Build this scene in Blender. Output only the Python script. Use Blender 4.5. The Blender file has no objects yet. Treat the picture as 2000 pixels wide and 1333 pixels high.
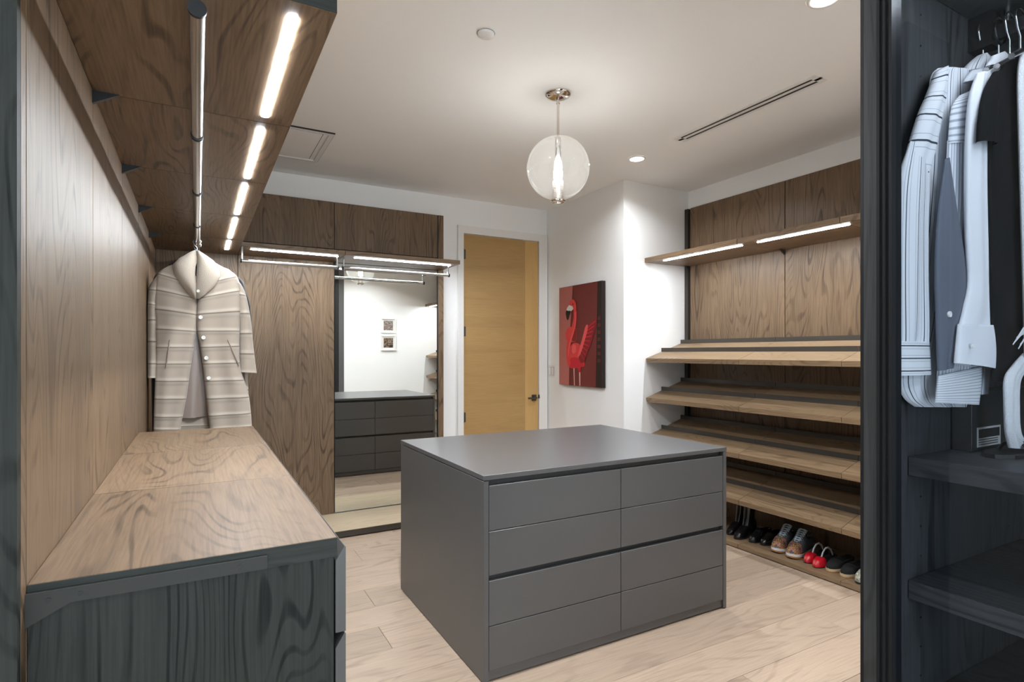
import bpy, bmesh, math, random
from mathutils import Vector, Matrix, noise as mnoise
random.seed(7)
scene = bpy.context.scene
COL = scene.collection

# ------------------------------------------------------------------ camera, world, exposure
H = 1.386                       # eye height
YAW = math.radians(29.0986)     # turned to the room from the line of the closet run
cam_d = bpy.data.cameras.new('camera')
cam_d.sensor_width = 36.0
cam_d.lens = 1105.0 / 2000.0 * 36.0
cam_d.shift_y = 22.5 / 2000.0
cam_d.clip_start = 0.02
cam = bpy.data.objects.new('camera', cam_d)
COL.objects.link(cam)
cam.location = (0, 0, H)
cam.rotation_euler = (math.pi / 2, 0, -YAW)
scene.camera = cam

world = bpy.data.worlds.new('world')
scene.world = world
world.use_nodes = True
world.node_tree.nodes['Background'].inputs[0].default_value = (0.80, 0.92, 1.0, 1)     # overcast daylight, enters by the added fill window
world.node_tree.nodes['Background'].inputs[1].default_value = 2.5

vs = scene.view_settings
vs.view_transform = 'Standard'
vs.look = 'None'
vs.gamma = 1.0
vs.use_curve_mapping = False
vs.exposure = 1.36
cy = scene.cycles
cy.max_bounces = 7
cy.diffuse_bounces = 5
cy.glossy_bounces = 3
cy.transmission_bounces = 3
cy.transparent_max_bounces = 8
cy.caustics_reflective = False
cy.caustics_refractive = False
cy.sample_clamp_indirect = 20.0
cy.use_adaptive_sampling = True
cy.adaptive_threshold = 0.04

LED_STRENGTH = 41.0            # bars of the long run
LED_STRENGTH_FAR = 58.0        # bars over the mirror and the shoes
LED_COLOR = (0.90, 0.96, 1.02)
DOWN_POWER = 14.0               # W per recessed downlight
DOWN_COLOR = (0.93, 0.97, 1.02)
PENDANT_STRENGTH = 60.0

# ------------------------------------------------------------------ node helpers
def new_mat(name):
    m = bpy.data.materials.new(name)
    m.use_nodes = True
    return m, m.node_tree.nodes, m.node_tree.links, m.node_tree.nodes['Principled BSDF']

def rgba(c):
    return (c[0], c[1], c[2], 1.0)

def plain(name, col, rough=0.5, metal=0.0, spec=0.5, bump=0.0, bscale=200.0, coat=0.0, sheen=0.0):
    m, n, l, p = new_mat(name)
    p.inputs['Base Color'].default_value = rgba(col)
    p.inputs['Roughness'].default_value = rough
    p.inputs['Metallic'].default_value = metal
    p.inputs['Specular IOR Level'].default_value = spec
    p.inputs['Coat Weight'].default_value = coat
    p.inputs['Sheen Weight'].default_value = sheen
    tc = n.new('ShaderNodeTexCoord')
    nz = n.new('ShaderNodeTexNoise')
    nz.inputs['Scale'].default_value = bscale
    nz.inputs['Detail'].default_value = 3
    l.new(tc.outputs['Object'], nz.inputs['Vector'])
    # faint tonal mottling
    mr = n.new('ShaderNodeMapRange')
    mr.inputs['To Min'].default_value = 0.95
    mr.inputs['To Max'].default_value = 1.05
    l.new(nz.outputs['Fac'], mr.inputs['Value'])
    mx = n.new('ShaderNodeMix'); mx.data_type = 'RGBA'; mx.blend_type = 'MULTIPLY'
    mx.inputs[0].default_value = 1.0
    mx.inputs[6].default_value = rgba(col)
    l.new(mr.outputs[0], mx.inputs[7])
    l.new(mx.outputs[2], p.inputs['Base Color'])
    if bump > 0:
        b = n.new('ShaderNodeBump')
        b.inputs['Strength'].default_value = bump
        b.inputs['Distance'].default_value = 0.002
        l.new(nz.outputs['Fac'], b.inputs['Height'])
        l.new(b.outputs['Normal'], p.inputs['Normal'])
    return m

def emit(name, col, strength):
    m, n, l, p = new_mat(name)
    n.remove(p)
    e = n.new('ShaderNodeEmission')
    e.inputs[0].default_value = rgba(col)
    e.inputs[1].default_value = strength
    l.new(e.outputs[0], n['Material Output'].inputs[0])
    return m

def wood(name, axis, light, dark, rough=0.42, across=2.7, stretch=0.17, rings=125.0,
         line=0.58, streak=0.40, tint=0.08, bump=0.10, spec=0.34):
    """laminate with cathedral grain running along one axis of the object"""
    m, n, l, p = new_mat(name)
    tc = n.new('ShaderNodeTexCoord')
    oi = n.new('ShaderNodeObjectInfo')
    off = n.new('ShaderNodeVectorMath'); off.operation = 'SCALE'
    off.inputs[0].default_value = (37.0, 53.0, 29.0)
    l.new(oi.outputs['Random'], off.inputs['Scale'])
    add = n.new('ShaderNodeVectorMath'); add.operation = 'ADD'
    l.new(tc.outputs['Object'], add.inputs[0]); l.new(off.outputs[0], add.inputs[1])
    k = 'xyz'.index(axis)
    def mapped(al, ac):
        mp = n.new('ShaderNodeMapping')
        sc = [ac, ac, ac]; sc[k] = al
        mp.inputs['Scale'].default_value = sc
        l.new(add.outputs[0], mp.inputs['Vector'])
        return mp
    m1 = mapped(across * stretch, across)
    n1 = n.new('ShaderNodeTexNoise')
    n1.inputs['Scale'].default_value = 1.0; n1.inputs['Detail'].default_value = 2.6
    n1.inputs['Roughness'].default_value = 0.42; n1.inputs['Distortion'].default_value = 0.25
    l.new(m1.outputs[0], n1.inputs['Vector'])
    mul = n.new('ShaderNodeMath'); mul.operation = 'MULTIPLY'; mul.inputs[1].default_value = rings * 2
    l.new(n1.outputs['Fac'], mul.inputs[0])
    sn = n.new('ShaderNodeMath'); sn.operation = 'SINE'
    l.new(mul.outputs[0], sn.inputs[0])
    rl = n.new('ShaderNodeMapRange'); rl.interpolation_type = 'SMOOTHSTEP'
    rl.inputs['From Min'].default_value = 0.30; rl.inputs['From Max'].default_value = 1.0
    l.new(sn.outputs[0], rl.inputs['Value'])
    # fine pores
    m2 = mapped(5.0, 150.0)
    n2 = n.new('ShaderNodeTexNoise'); n2.inputs['Scale'].default_value = 1.0
    n2.inputs['Detail'].default_value = 3.0; n2.inputs['Roughness'].default_value = 0.6
    l.new(m2.outputs[0], n2.inputs['Vector'])
    # breaks the ring lines up
    m3 = mapped(2.0, 14.0)
    n3 = n.new('ShaderNodeTexNoise'); n3.inputs['Scale'].default_value = 1.0; n3.inputs['Detail'].default_value = 2.0
    l.new(m3.outputs[0], n3.inputs['Vector'])
    r3 = n.new('ShaderNodeMapRange')
    r3.inputs['From Min'].default_value = 0.35; r3.inputs['From Max'].default_value = 0.7
    l.new(n3.outputs['Fac'], r3.inputs['Value'])
    lm = n.new('ShaderNodeMath'); lm.operation = 'MULTIPLY'
    l.new(rl.outputs[0], lm.inputs[0]); l.new(r3.outputs[0], lm.inputs[1])
    ls = n.new('ShaderNodeMath'); ls.operation = 'MULTIPLY'; ls.inputs[1].default_value = line
    l.new(lm.outputs[0], ls.inputs[0])
    r2 = n.new('ShaderNodeMapRange')
    r2.inputs['From Min'].default_value = 0.38; r2.inputs['From Max'].default_value = 0.72
    r2.inputs['To Max'].default_value = streak
    l.new(n2.outputs['Fac'], r2.inputs['Value'])
    # broad bands
    m4 = mapped(0.5, 6.0)
    n4 = n.new('ShaderNodeTexNoise'); n4.inputs['Scale'].default_value = 1.0; n4.inputs['Detail'].default_value = 2.0
    l.new(m4.outputs[0], n4.inputs['Vector'])
    r4 = n.new('ShaderNodeMapRange')
    r4.inputs['From Min'].default_value = 0.3; r4.inputs['From Max'].default_value = 0.75
    r4.inputs['To Max'].default_value = 0.22
    l.new(n4.outputs['Fac'], r4.inputs['Value'])
    a1 = n.new('ShaderNodeMath'); a1.operation = 'ADD'
    l.new(ls.outputs[0], a1.inputs[0]); l.new(r2.outputs[0], a1.inputs[1])
    a2 = n.new('ShaderNodeMath'); a2.operation = 'ADD'; a2.use_clamp = True
    l.new(a1.outputs[0], a2.inputs[0]); l.new(r4.outputs[0], a2.inputs[1])
    mx = n.new('ShaderNodeMix'); mx.data_type = 'RGBA'
    mx.inputs[6].default_value = rgba(light); mx.inputs[7].default_value = rgba(dark)
    l.new(a2.outputs[0], mx.inputs[0])
    hv = n.new('ShaderNodeHueSaturation')
    rv = n.new('ShaderNodeMapRange')
    rv.inputs['To Min'].default_value = 1.0 - tint; rv.inputs['To Max'].default_value = 1.0 + tint
    l.new(oi.outputs['Random'], rv.inputs['Value']); l.new(rv.outputs[0], hv.inputs['Value'])
    l.new(mx.outputs[2], hv.inputs['Color'])
    l.new(hv.outputs[0], p.inputs['Base Color'])
    p.inputs['Roughness'].default_value = rough
    p.inputs['Specular IOR Level'].default_value = spec
    return m

def stripes(name, base, bands, axis='x', rough=0.8, bump=0.1, sheen=0.0, soft=0.12, wob=0.0):
    """cloth with printed stripes; bands = [(count, width, colour), ...] along u or v of the cloth"""
    m, n, l, p = new_mat(name)
    uv = n.new('ShaderNodeUVMap')
    sep = n.new('ShaderNodeSeparateXYZ'); l.new(uv.outputs[0], sep.inputs[0])
    src = sep.outputs[0 if axis == 'x' else 1]
    col = None
    for cnt, wid, c in bands:
        mu = n.new('ShaderNodeMath'); mu.operation = 'MULTIPLY'; mu.inputs[1].default_value = cnt
        l.new(src, mu.inputs[0])
        fr = n.new('ShaderNodeMath'); fr.operation = 'FRACT'; l.new(mu.outputs[0], fr.inputs[0])
        sb = n.new('ShaderNodeMath'); sb.operation = 'SUBTRACT'; sb.inputs[1].default_value = 0.5
        l.new(fr.outputs[0], sb.inputs[0])
        ab = n.new('ShaderNodeMath'); ab.operation = 'ABSOLUTE'; l.new(sb.outputs[0], ab.inputs[0])
        mr = n.new('ShaderNodeMapRange'); mr.interpolation_type = 'SMOOTHSTEP'
        mr.inputs['From Min'].default_value = wid * (1 - soft); mr.inputs['From Max'].default_value = wid * (1 + soft)
        mr.inputs['To Min'].default_value = 1.0; mr.inputs['To Max'].default_value = 0.0
        l.new(ab.outputs[0], mr.inputs['Value'])
        mx = n.new('ShaderNodeMix'); mx.data_type = 'RGBA'
        l.new(mr.outputs[0], mx.inputs[0])
        if col is None:
            mx.inputs[6].default_value = rgba(base)
        else:
            l.new(col, mx.inputs[6])
        mx.inputs[7].default_value = rgba(c)
        col = mx.outputs[2]
    l.new(col, p.inputs['Base Color'])
    p.inputs['Roughness'].default_value = rough
    p.inputs['Sheen Weight'].default_value = sheen
    p.inputs['Specular IOR Level'].default_value = 0.2
    tc = n.new('ShaderNodeTexCoord')
    nz = n.new('ShaderNodeTexNoise'); nz.inputs['Scale'].default_value = 900.0
    l.new(tc.outputs['Object'], nz.inputs['Vector'])
    b = n.new('ShaderNodeBump'); b.inputs['Strength'].default_value = bump; b.inputs['Distance'].default_value = 0.001
    l.new(nz.outputs['Fac'], b.inputs['Height']); l.new(b.outputs['Normal'], p.inputs['Normal'])
    return m

def speckle(name, cols, scale, rough=0.6, metal=0.0):
    """irregular patches of several colours (print, snakeskin)"""
    m, n, l, p = new_mat(name)
    tc = n.new('ShaderNodeTexCoord')
    nz = n.new('ShaderNodeTexNoise'); nz.inputs['Scale'].default_value = scale
    nz.inputs['Detail'].default_value = 3.0; nz.inputs['Distortion'].default_value = 1.2
    l.new(tc.outputs['Object'], nz.inputs['Vector'])
    cr = n.new('ShaderNodeValToRGB'); cr.color_ramp.interpolation = 'CONSTANT'
    e = cr.color_ramp.elements
    while len(e) < len(cols):
        e.new(0.5)
    for i, c in enumerate(cols):
        e[i].position = 0.0 if i == 0 else 0.34 + 0.34 * i / len(cols)
        e[i].color = rgba(c)
    l.new(nz.outputs['Fac'], cr.inputs['Fac'])
    l.new(cr.outputs[0], p.inputs['Base Color'])
    p.inputs['Roughness'].default_value = rough
    p.inputs['Metallic'].default_value = metal
    return m

def glass_mat(name, tint, gloss=1.0, rough=0.0, haze=0.0, lo=0.04, hi=0.6):
    """thin pane: see-through with a Fresnel reflection and a little haze"""
    m, n, l, p = new_mat(name)
    n.remove(p)
    tr = n.new('ShaderNodeBsdfTransparent'); tr.inputs[0].default_value = rgba(tint)
    gl = n.new('ShaderNodeBsdfGlossy'); gl.inputs['Roughness'].default_value = rough
    gl.inputs['Color'].default_value = (gloss, gloss, gloss, 1)
    lw = n.new('ShaderNodeLayerWeight'); lw.inputs['Blend'].default_value = 0.35
    mr = n.new('ShaderNodeMapRange'); mr.inputs['To Min'].default_value = lo; mr.inputs['To Max'].default_value = hi
    pw = n.new('ShaderNodeMath'); pw.operation = 'POWER'; pw.inputs[1].default_value = 2.5
    l.new(lw.outputs['Facing'], pw.inputs[0]); l.new(pw.outputs[0], mr.inputs['Value'])
    mx = n.new('ShaderNodeMixShader')
    l.new(mr.outputs[0], mx.inputs[0]); l.new(tr.outputs[0], mx.inputs[1]); l.new(gl.outputs[0], mx.inputs[2])
    out = mx
    if haze > 0:
        tl = n.new('ShaderNodeBsdfTranslucent'); tl.inputs[0].default_value = (0.95, 0.97, 0.96, 1)
        tc = n.new('ShaderNodeTexCoord')
        nz = n.new('ShaderNodeTexNoise'); nz.inputs['Scale'].default_value = 60.0; nz.inputs['Detail'].default_value = 4.0
        l.new(tc.outputs['Object'], nz.inputs['Vector'])
        hm = n.new('ShaderNodeMapRange'); hm.inputs['To Min'].default_value = haze * 0.7; hm.inputs['To Max'].default_value = haze * 1.3
        l.new(nz.outputs['Fac'], hm.inputs['Value'])
        m2 = n.new('ShaderNodeMixShader')
        l.new(hm.outputs[0], m2.inputs[0]); l.new(mx.outputs[0], m2.inputs[1]); l.new(tl.outputs[0], m2.inputs[2])
        out = m2
    l.new(out.outputs[0], n['Material Output'].inputs[0])
    return m

# ------------------------------------------------------------------ materials
WL, WD = (0.224, 0.147, 0.087), (0.040, 0.0235, 0.0135)
M = {}
M['wood_z'] = wood('walnut_laminate_upright', 'z', WL, WD)
M['wood_y'] = wood('walnut_laminate_depth', 'y', WL, WD)
M['wood_x'] = wood('walnut_laminate_across', 'x', WL, WD)
DL, DD = (0.068, 0.071, 0.074), (0.012, 0.0125, 0.013)
M['dark_z'] = wood('smoked_laminate_upright', 'z', DL, DD, rough=0.45)
M['dark_y'] = wood('smoked_laminate_depth', 'y', DL, DD, rough=0.45)
EL, ED = (0.046, 0.051, 0.047), (0.010, 0.0112, 0.0105)  # shaded copy of the walnut: cold shade put into the colour
M['shade_z'] = wood('walnut_shade_upright', 'z', EL, ED, rough=0.55, across=3.2, spec=0.2, line=0.8)
M['shade_x'] = wood('walnut_shade_across', 'x', EL, ED, rough=0.55, across=3.2, spec=0.2, line=0.8)
M['pale_x'] = wood('pale_oak_step', 'x', (0.62, 0.50, 0.34), (0.40, 0.30, 0.19), across=3.0, line=0.3)
M['shoe_y'] = wood('shoe_shelf_laminate', 'y', (0.29, 0.197, 0.115), (0.09, 0.056, 0.031), across=3.5, line=0.45)
M['plank'] = wood('floor_oak', 'x', (0.475, 0.362, 0.270), (0.265, 0.19, 0.138), rough=0.38, across=3.4,
                  stretch=0.20, rings=70, line=0.42, streak=0.36, tint=0.12, bump=0.08)
M['joint'] = plain('floor_joint', (0.16, 0.12, 0.09), 0.8)
M['door_x'] = wood('door_oak_across', 'x', (0.50, 0.315, 0.125), (0.33, 0.19, 0.065), rough=0.4, across=5,
                   stretch=0.08, rings=14, line=0.25, streak=0.35)
M['door_z'] = wood('door_oak_upright', 'z', (0.57, 0.36, 0.14), (0.42, 0.25, 0.085), rough=0.4, across=6,
                   stretch=0.05, rings=14, line=0.2, streak=0.3)
M['wall'] = plain('wall_paint', (0.89, 0.895, 0.89), 0.7, bscale=400)
M['ceil'] = plain('ceiling_paint', (0.93, 0.925, 0.91), 0.8, bscale=300)
M['white'] = plain('white_trim_paint', (0.82, 0.81, 0.79), 0.35)
M['grey'] = plain('grey_lacquer', (0.100, 0.100, 0.101), 0.33, spec=0.55, bscale=600)
M['grey_dark'] = plain('grey_lacquer_recess', (0.05, 0.05, 0.05), 0.5)
M['bronze'] = plain('bronze_metal', (0.075, 0.066, 0.056), 0.42, metal=0.6)
M['bracket'] = plain('dark_bracket', (0.045, 0.045, 0.042), 0.5, spec=0.25)
M['black'] = plain('black_metal', (0.012, 0.012, 0.013), 0.4)
M['frame'] = plain('black_aluminium', (0.022, 0.023, 0.026), 0.36, metal=0.5)
M['chrome'] = plain('brushed_chrome', (0.55, 0.54, 0.53), 0.22, metal=1.0)
M['nickel'] = plain('polished_nickel', (0.70, 0.65, 0.59), 0.08, metal=1.0)
M['mirror'] = plain('mirror_silver', (0.88, 0.90, 0.87), 0.0, metal=1.0, bscale=1)
M['led'] = emit('led_diffuser', LED_COLOR, LED_STRENGTH)
M['led_far'] = emit('led_diffuser_far', LED_COLOR, LED_STRENGTH_FAR)
M['fill_pane'] = glass_mat('fill_window_glass', (0.96, 0.97, 0.97), lo=0.04, hi=0.5)
M['fill_led'] = emit('wardrobe_fill_led', (0.92, 0.97, 1.02), 22.0)
M['led_cap'] = plain('led_channel', (0.7, 0.7, 0.7), 0.5)
M['down'] = emit('downlight_lens', (1.0, 0.93, 0.83), 25.0)
M['bulb'] = emit('pendant_bulb', (0.98, 0.96, 0.93), PENDANT_STRENGTH)
M['pglass'] = glass_mat('pendant_glass', (0.97, 0.98, 0.975), haze=0.05, lo=0.03, hi=0.6)
M['wglass'] = glass_mat('wardrobe_glass', (0.86, 0.88, 0.91), lo=0.012, hi=0.3)

# ------------------------------------------------------------------ mesh helpers
class MB:
    """collects shapes in world metres and links them as one mesh object"""
    def __init__(self):
        self.v, self.f, self.s, self.uv = [], [], [], {}
    def poly(self, pts, faces, smooth=False):
        o = len(self.v)
        self.v += [tuple(p) for p in pts]
        for fc in faces:
            self.f.append([o + i for i in fc]); self.s.append(smooth)
        return self
    def box(self, x0, x1, y0, y1, z0, z1, bevel=0.0):
        if bevel <= 0:
            p = [(x0,y0,z0),(x1,y0,z0),(x1,y1,z0),(x0,y1,z0),(x0,y0,z1),(x1,y0,z1),(x1,y1,z1),(x0,y1,z1)]
            return self.poly(p, [(0,3,2,1),(4,5,6,7),(0,1,5,4),(1,2,6,5),(2,3,7,6),(3,0,4,7)])
        bm = bmesh.new()
        bmesh.ops.create_cube(bm, size=1.0)
        for v in bm.verts:
            v.co = Vector(((x0+x1)/2 + v.co.x*(x1-x0), (y0+y1)/2 + v.co.y*(y1-y0), (z0+z1)/2 + v.co.z*(z1-z0)))
        bmesh.ops.bevel(bm, geom=list(bm.edges), offset=bevel, segments=1, affect='EDGES')
        return self._take(bm)
    def _take(self, bm, smooth=False):
        bm.verts.index_update()
        self.poly([v.co[:] for v in bm.verts], [[v.index for v in f.verts] for f in bm.faces], smooth)
        bm.free()
        return self
    def prism(self, prof, axis, a, b):
        """closed profile (list of 2D points) extruded along an axis between a and b"""
        def P(p, t):
            return {'x': (t, p[0], p[1]), 'y': (p[0], t, p[1]), 'z': (p[0], p[1], t)}[axis]
        n = len(prof)
        pts = [P(p, a) for p in prof] + [P(p, b) for p in prof]
        fs = [list(range(n)), list(range(2*n-1, n-1, -1))]
        fs += [(i, i+n, (i+1) % n + n, (i+1) % n) for i in range(n)]
        self.poly(pts, fs)
        return self
    def tube(self, path, r, seg=12, cap=True, smooth=True, flat=1.0):
        """round bar along a path of points; r is a number or one radius per point"""
        path = [Vector(p) for p in path]
        n = len(path)
        rs = r if isinstance(r, (list, tuple)) else [r]*n
        pts = []
        up0 = None
        for i, p in enumerate(path):
            d = (path[min(i+1, n-1)] - path[max(i-1, 0)]).normalized()
            if up0 is None:
                up0 = Vector((0,0,1)) if abs(d.z) < 0.9 else Vector((0,1,0))
            a = d.cross(up0).normalized(); b = a.cross(d).normalized()
            up0 = b
            for k in range(seg):
                t = 2*math.pi*k/seg
                pts.append(p + a*math.cos(t)*rs[i] + b*math.sin(t)*rs[i]*flat)
        fs = []
        for i in range(n-1):
            for k in range(seg):
                fs.append((i*seg+k, i*seg+(k+1) % seg, (i+1)*seg+(k+1) % seg, (i+1)*seg+k))
        self.poly(pts, fs, smooth)
        if cap:
            self.poly(pts[:seg], [list(range(seg-1, -1, -1))])
            self.poly(pts[-seg:], [list(range(seg))])
        return self
    def lathe(self, c, prof, seg=32, smooth=True, axis='z'):
        """profile of (radius, height) turned about an axis through c"""
        pts, fs = [], []
        for r, h in prof:
            for k in range(seg):
                t = 2*math.pi*k/seg
                u, w = r*math.cos(t), r*math.sin(t)
                q = {'z': (u, w, h), 'x': (h, u, w), 'y': (w, h, u)}[axis]
                pts.append((c[0]+q[0], c[1]+q[1], c[2]+q[2]))
        for i in range(len(prof)-1):
            for k in range(seg):
                fs.append((i*seg+k, i*seg+(k+1) % seg, (i+1)*seg+(k+1) % seg, (i+1)*seg+k))
        self.poly(pts, fs, smooth)
        return self
    def loops(self, rings, closed=True, smooth=True, cap0=False, cap1=False):
        """skin through a list of equal rings of points"""
        n = len(rings[0])
        pts = [p for r in rings for p in r]
        fs = []
        m = n if closed else n-1
        for i in range(len(rings)-1):
            for k in range(m):
                fs.append((i*n+k, i*n+(k+1) % n, (i+1)*n+(k+1) % n, (i+1)*n+k))
        if cap0: fs.append(list(range(n-1, -1, -1)))
        if cap1: fs.append([(len(rings)-1)*n + k for k in range(n)])
        self.poly(pts, fs, smooth)
        return self
    def build(self, name, mat, root=None, shift=True):
        me = bpy.data.meshes.new(name)
        off = Vector((0,0,0))
        if root is not None:
            r = root
            while r is not None:
                off += r.location; r = r.parent
        me.from_pydata([Vector(p) - off for p in self.v], [], self.f)
        me.polygons.foreach_set('use_smooth', self.s)
        if self.uv:
            ul = me.uv_layers.new(name='UVMap')
            for lp in me.loops:
                ul.data[lp.index].uv = self.uv.get(lp.vertex_index, (0, 0))
        me.update()
        bm = bmesh.new(); bm.from_mesh(me)
        bmesh.ops.recalc_face_normals(bm, faces=bm.faces)
        bm.to_mesh(me); bm.free()
        me.materials.append(mat)
        o = bpy.data.objects.new(name, me)
        COL.objects.link(o)
        if root is not None:
            o.parent = root
        return o

def tag(o, label=None, cat=None, group=None, kind=None):
    if label: o['label'] = label
    if cat: o['category'] = cat
    if group: o['group'] = group
    if kind: o['kind'] = kind
    return o

def thing(name, loc, label, cat, group=None):
    o = bpy.data.objects.new(name, None)
    o.empty_display_size = 0.1
    o.location = loc
    COL.objects.link(o)
    return tag(o, label, cat, group)

def bx(name, mat, root, *a, bevel=0.0):
    return MB().box(*a, bevel=bevel).build(name, mat, root)

def share(o, dx, dy, dz, root):
    """another piece of the same shape"""
    c = o.copy(); COL.objects.link(c); c.parent = root
    c.location = o.location + Vector((dx, dy, dz))
    return c

# ------------------------------------------------------------------ the room
CZ = 2.827
XR = 3.85
YB = 4.85
PX, PY = 3.105, 3.665           # boxed-out corner beside the door
YF = 0.64                       # wall with the two pictures
EX = -0.60                      # passage wall
def struct(name, mat, *boxes):
    m = MB()
    for b in boxes: m.box(*b)
    return tag(m.build(name, mat), kind='structure')

floor = struct('floor', M['joint'], (EX-0.1, XR+0.1, -1.5, YB+0.1, -0.06, -0.004))
struct('ceiling', M['ceil'], (EX-0.1, XR+0.1, -1.5, YB+0.1, CZ, CZ+0.08))
struct('wall_back', M['wall'], (EX, XR+0.1, YB, YB+0.1, -0.004, CZ))
struct('wall_right', M['wall'], (XR, XR+0.1, YF, YB, -0.004, CZ))
struct('wall_corner', M['wall'], (PX, XR, PY, YB, -0.004, CZ))
struct('wall_left', M['wall'], (-0.36, -0.286, 1.235, YB, -0.004, CZ))
struct('wall_passage', M['wall'], (EX-0.1, EX, -1.5, YB, -0.004, CZ))
struct('wall_behind', M['wall'], (EX, -0.45, -1.5, -1.4, -0.004, CZ), (1.05, 1.82, -1.5, -1.4, -0.004, CZ),
       (-0.45, 1.05, -1.5, -1.4, -0.004, 0.12), (-0.45, 1.05, -1.5, -1.4, 2.50, CZ))
wf = MB().box(-0.45, -0.40, -1.47, -1.43, 0.12, 2.50).box(1.00, 1.05, -1.47, -1.43, 0.12, 2.50)
wf.box(-0.40, 1.00, -1.47, -1.43, 0.12, 0.17).box(-0.40, 1.00, -1.47, -1.43, 2.45, 2.50).box(0.28, 0.32, -1.47, -1.43, 0.17, 2.45)
wf = tag(wf.build('fill_window_1', M['white']), kind='structure')  # made-up window behind the camera, added for cool fill light
for a, b in ((-0.40, 0.28), (0.32, 1.00)):
    bx('pane', M['fill_pane'], wf, a, b, -1.453, -1.447, 0.17, 2.45)
pl = bpy.data.lights.new('fill_window_portal', 'AREA')
pl.shape = 'RECTANGLE'; pl.size = 1.40; pl.size_y = 2.28; pl.cycles.is_portal = True
po = bpy.data.objects.new('fill_window_portal', pl); COL.objects.link(po)
po.location = (0.30, -1.425, 1.31); po.rotation_euler = (math.radians(90), 0, 0)
struct('wall_front', M['wall'], (2.0, XR, YF-0.12, YF, -0.004, CZ), (1.80, 1.90, -1.4, YF-0.04, -0.004, CZ))

# floor planks, laid across the room
row0, pw = 2.589, 0.237
fixed = {0: 0.80, 5: 0.961, -1: 1.95, -2: 2.45, 1: 2.75, 2: 3.05}
k = -17
while row0 + k*pw < YB:
    y0 = row0 + k*pw
    x = fixed[k] - 2.2*2 if k in fixed else EX - random.uniform(0.2, 2.0)
    while x < XR:
        L = 2.2 if k in fixed else random.choice([1.5, 1.9, 2.2])
        a, b = max(x, EX), min(x+L, XR)
        if b - a > 0.02 and y0 + pw > -1.4:
            bx('plank', M['plank'], floor, a+0.0008, b-0.0008, max(y0, -1.4)+0.0008, min(y0+pw, YB)-0.0008, -0.005, 0.0, bevel=0.0012)
        x += L
    k += 1

# door in the back wall
d = tag(MB().box(2.176, 2.838, 4.835, 4.850, 0.006, 2.494).build('door_1', M['door_x']), kind='structure')
bx('door_stile', M['door_z'], d, 2.8385, 2.990, 4.8345, 4.850, 0.006, 2.494)
for z in (2.306, 1.583, 0.78):
    h = MB()
    h.tube([(2.172, 4.829, z-0.05), (2.172, 4.829, z+0.05)], 0.007, 10)
    h.box(2.176, 2.194, 4.832, 4.836, z-0.045, z+0.045)
    h.build('hinge', M['bronze'], d)
h = MB().box(2.915, 2.965, 4.823, 4.8345, 0.905, 0.965, bevel=0.002)
h.tube([(2.94, 4.826, 0.935), (2.94, 4.785, 0.935)], 0.010, 12)
h.box(2.845, 2.950, 4.776, 4.790, 0.926, 0.944, bevel=0.003)
tag(h.build('door_handle', M['bronze'], d), 'dark bronze lever handle')
bx('strike_plate', M['black'], d, 2.992, 3.003, 4.822, 4.834, 0.925, 0.962)
cs = MB().box(2.113, 2.170, 4.822, 4.850, 0, 2.572).box(2.996, 3.092, 4.822, 4.850, 0, 2.572).box(2.170, 2.996, 4.822, 4.850, 2.500, 2.572)
tag(cs.build('trim_1', M['white']), kind='structure')

# ------------------------------------------------------------------ shelf hardware
def led(root, axis, a, b, c, z, w=0.020, mat=None):
    """light bar with round ends let into the underside of a shelf; runs a..b, centred at c across"""
    pts = []
    r = w/2
    for k in range(9):
        t = -math.pi/2 + math.pi*k/8
        pts.append((b - r + r*math.cos(t), c + r*math.sin(t)))
    for k in range(9):
        t = math.pi/2 + math.pi*k/8
        pts.append((a + r + r*math.cos(t), c + r*math.sin(t)))
    if axis == 'y':
        pts = [(q, p) for p, q in pts]
    m = MB().prism(pts, 'z', z-0.003, z+0.002)
    return tag(m.build('led_strip', mat or M['led'], root), 'lit white light bar with round ends')

# ------------------------------------------------------------------ closet run along the wall beside the camera
XL, XO = -0.26, 0.269
BAY = [1.272, 1.992, 2.712, 3.432, 4.152, 4.795]
ZS = 2.131
pan = thing('wall_panelling', (-0.272, 1.24, 0), 'walnut wall panelling in tall upright boards behind the long worktop', 'panelling')
edges = [1.236] + BAY
for a, b in zip(edges[:-1], edges[1:]):
    bx('panel', M['wood_z'], pan, XL-0.020, XL, a+0.0018, b-0.0018, 0.0, 2.63, bevel=0.001)
bx('backing', M['black'], pan, XL-0.0245, XL-0.0205, 1.24, 4.79, 0.0, 2.62)
tag(bx('end_panel', M['shade_z'], pan, -0.599, XL, 1.214, 1.2355, 0.0, 2.72), 'end panel edge with painted shade')

sh = thing('overhead_shelf', (0, 1.272, ZS), 'long overhead walnut shelf with a row of five light bars beneath it', 'shelf')
for i, (a, b) in enumerate(zip(BAY[:-1], BAY[1:])):
    bx('shelf_board', M['wood_y'], sh, XL, XO, a+0.0020, b-0.0020, ZS, ZS+0.042, bevel=0.001)
    if i < 4:
        led(sh, 'y', a+0.055, b-0.052, 0.186, ZS, 0.024)
    else:
        led(sh, 'y', a+0.055, b-0.22, 0.186, ZS, 0.024)
tag(bx('edge_shade', M['shade_x'], sh, XL+0.001, XO-0.0005, 1.2715, 1.2728, ZS+0.0005, ZS+0.0415), 'shelf end strip with painted shade')  # thin layer that paints shade on the shelf end
for y in BAY[1:5]:
    bx('seam', M['black'], sh, XL+0.001, XO-0.001, y-0.0021, y+0.0021, ZS+0.0008, ZS+0.041)
    MB().prism([(XL, ZS), (XL+0.065, ZS), (XL, ZS-0.036)], 'y', y-0.012, y+0.002).build('bracket', M['black'], sh)

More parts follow.
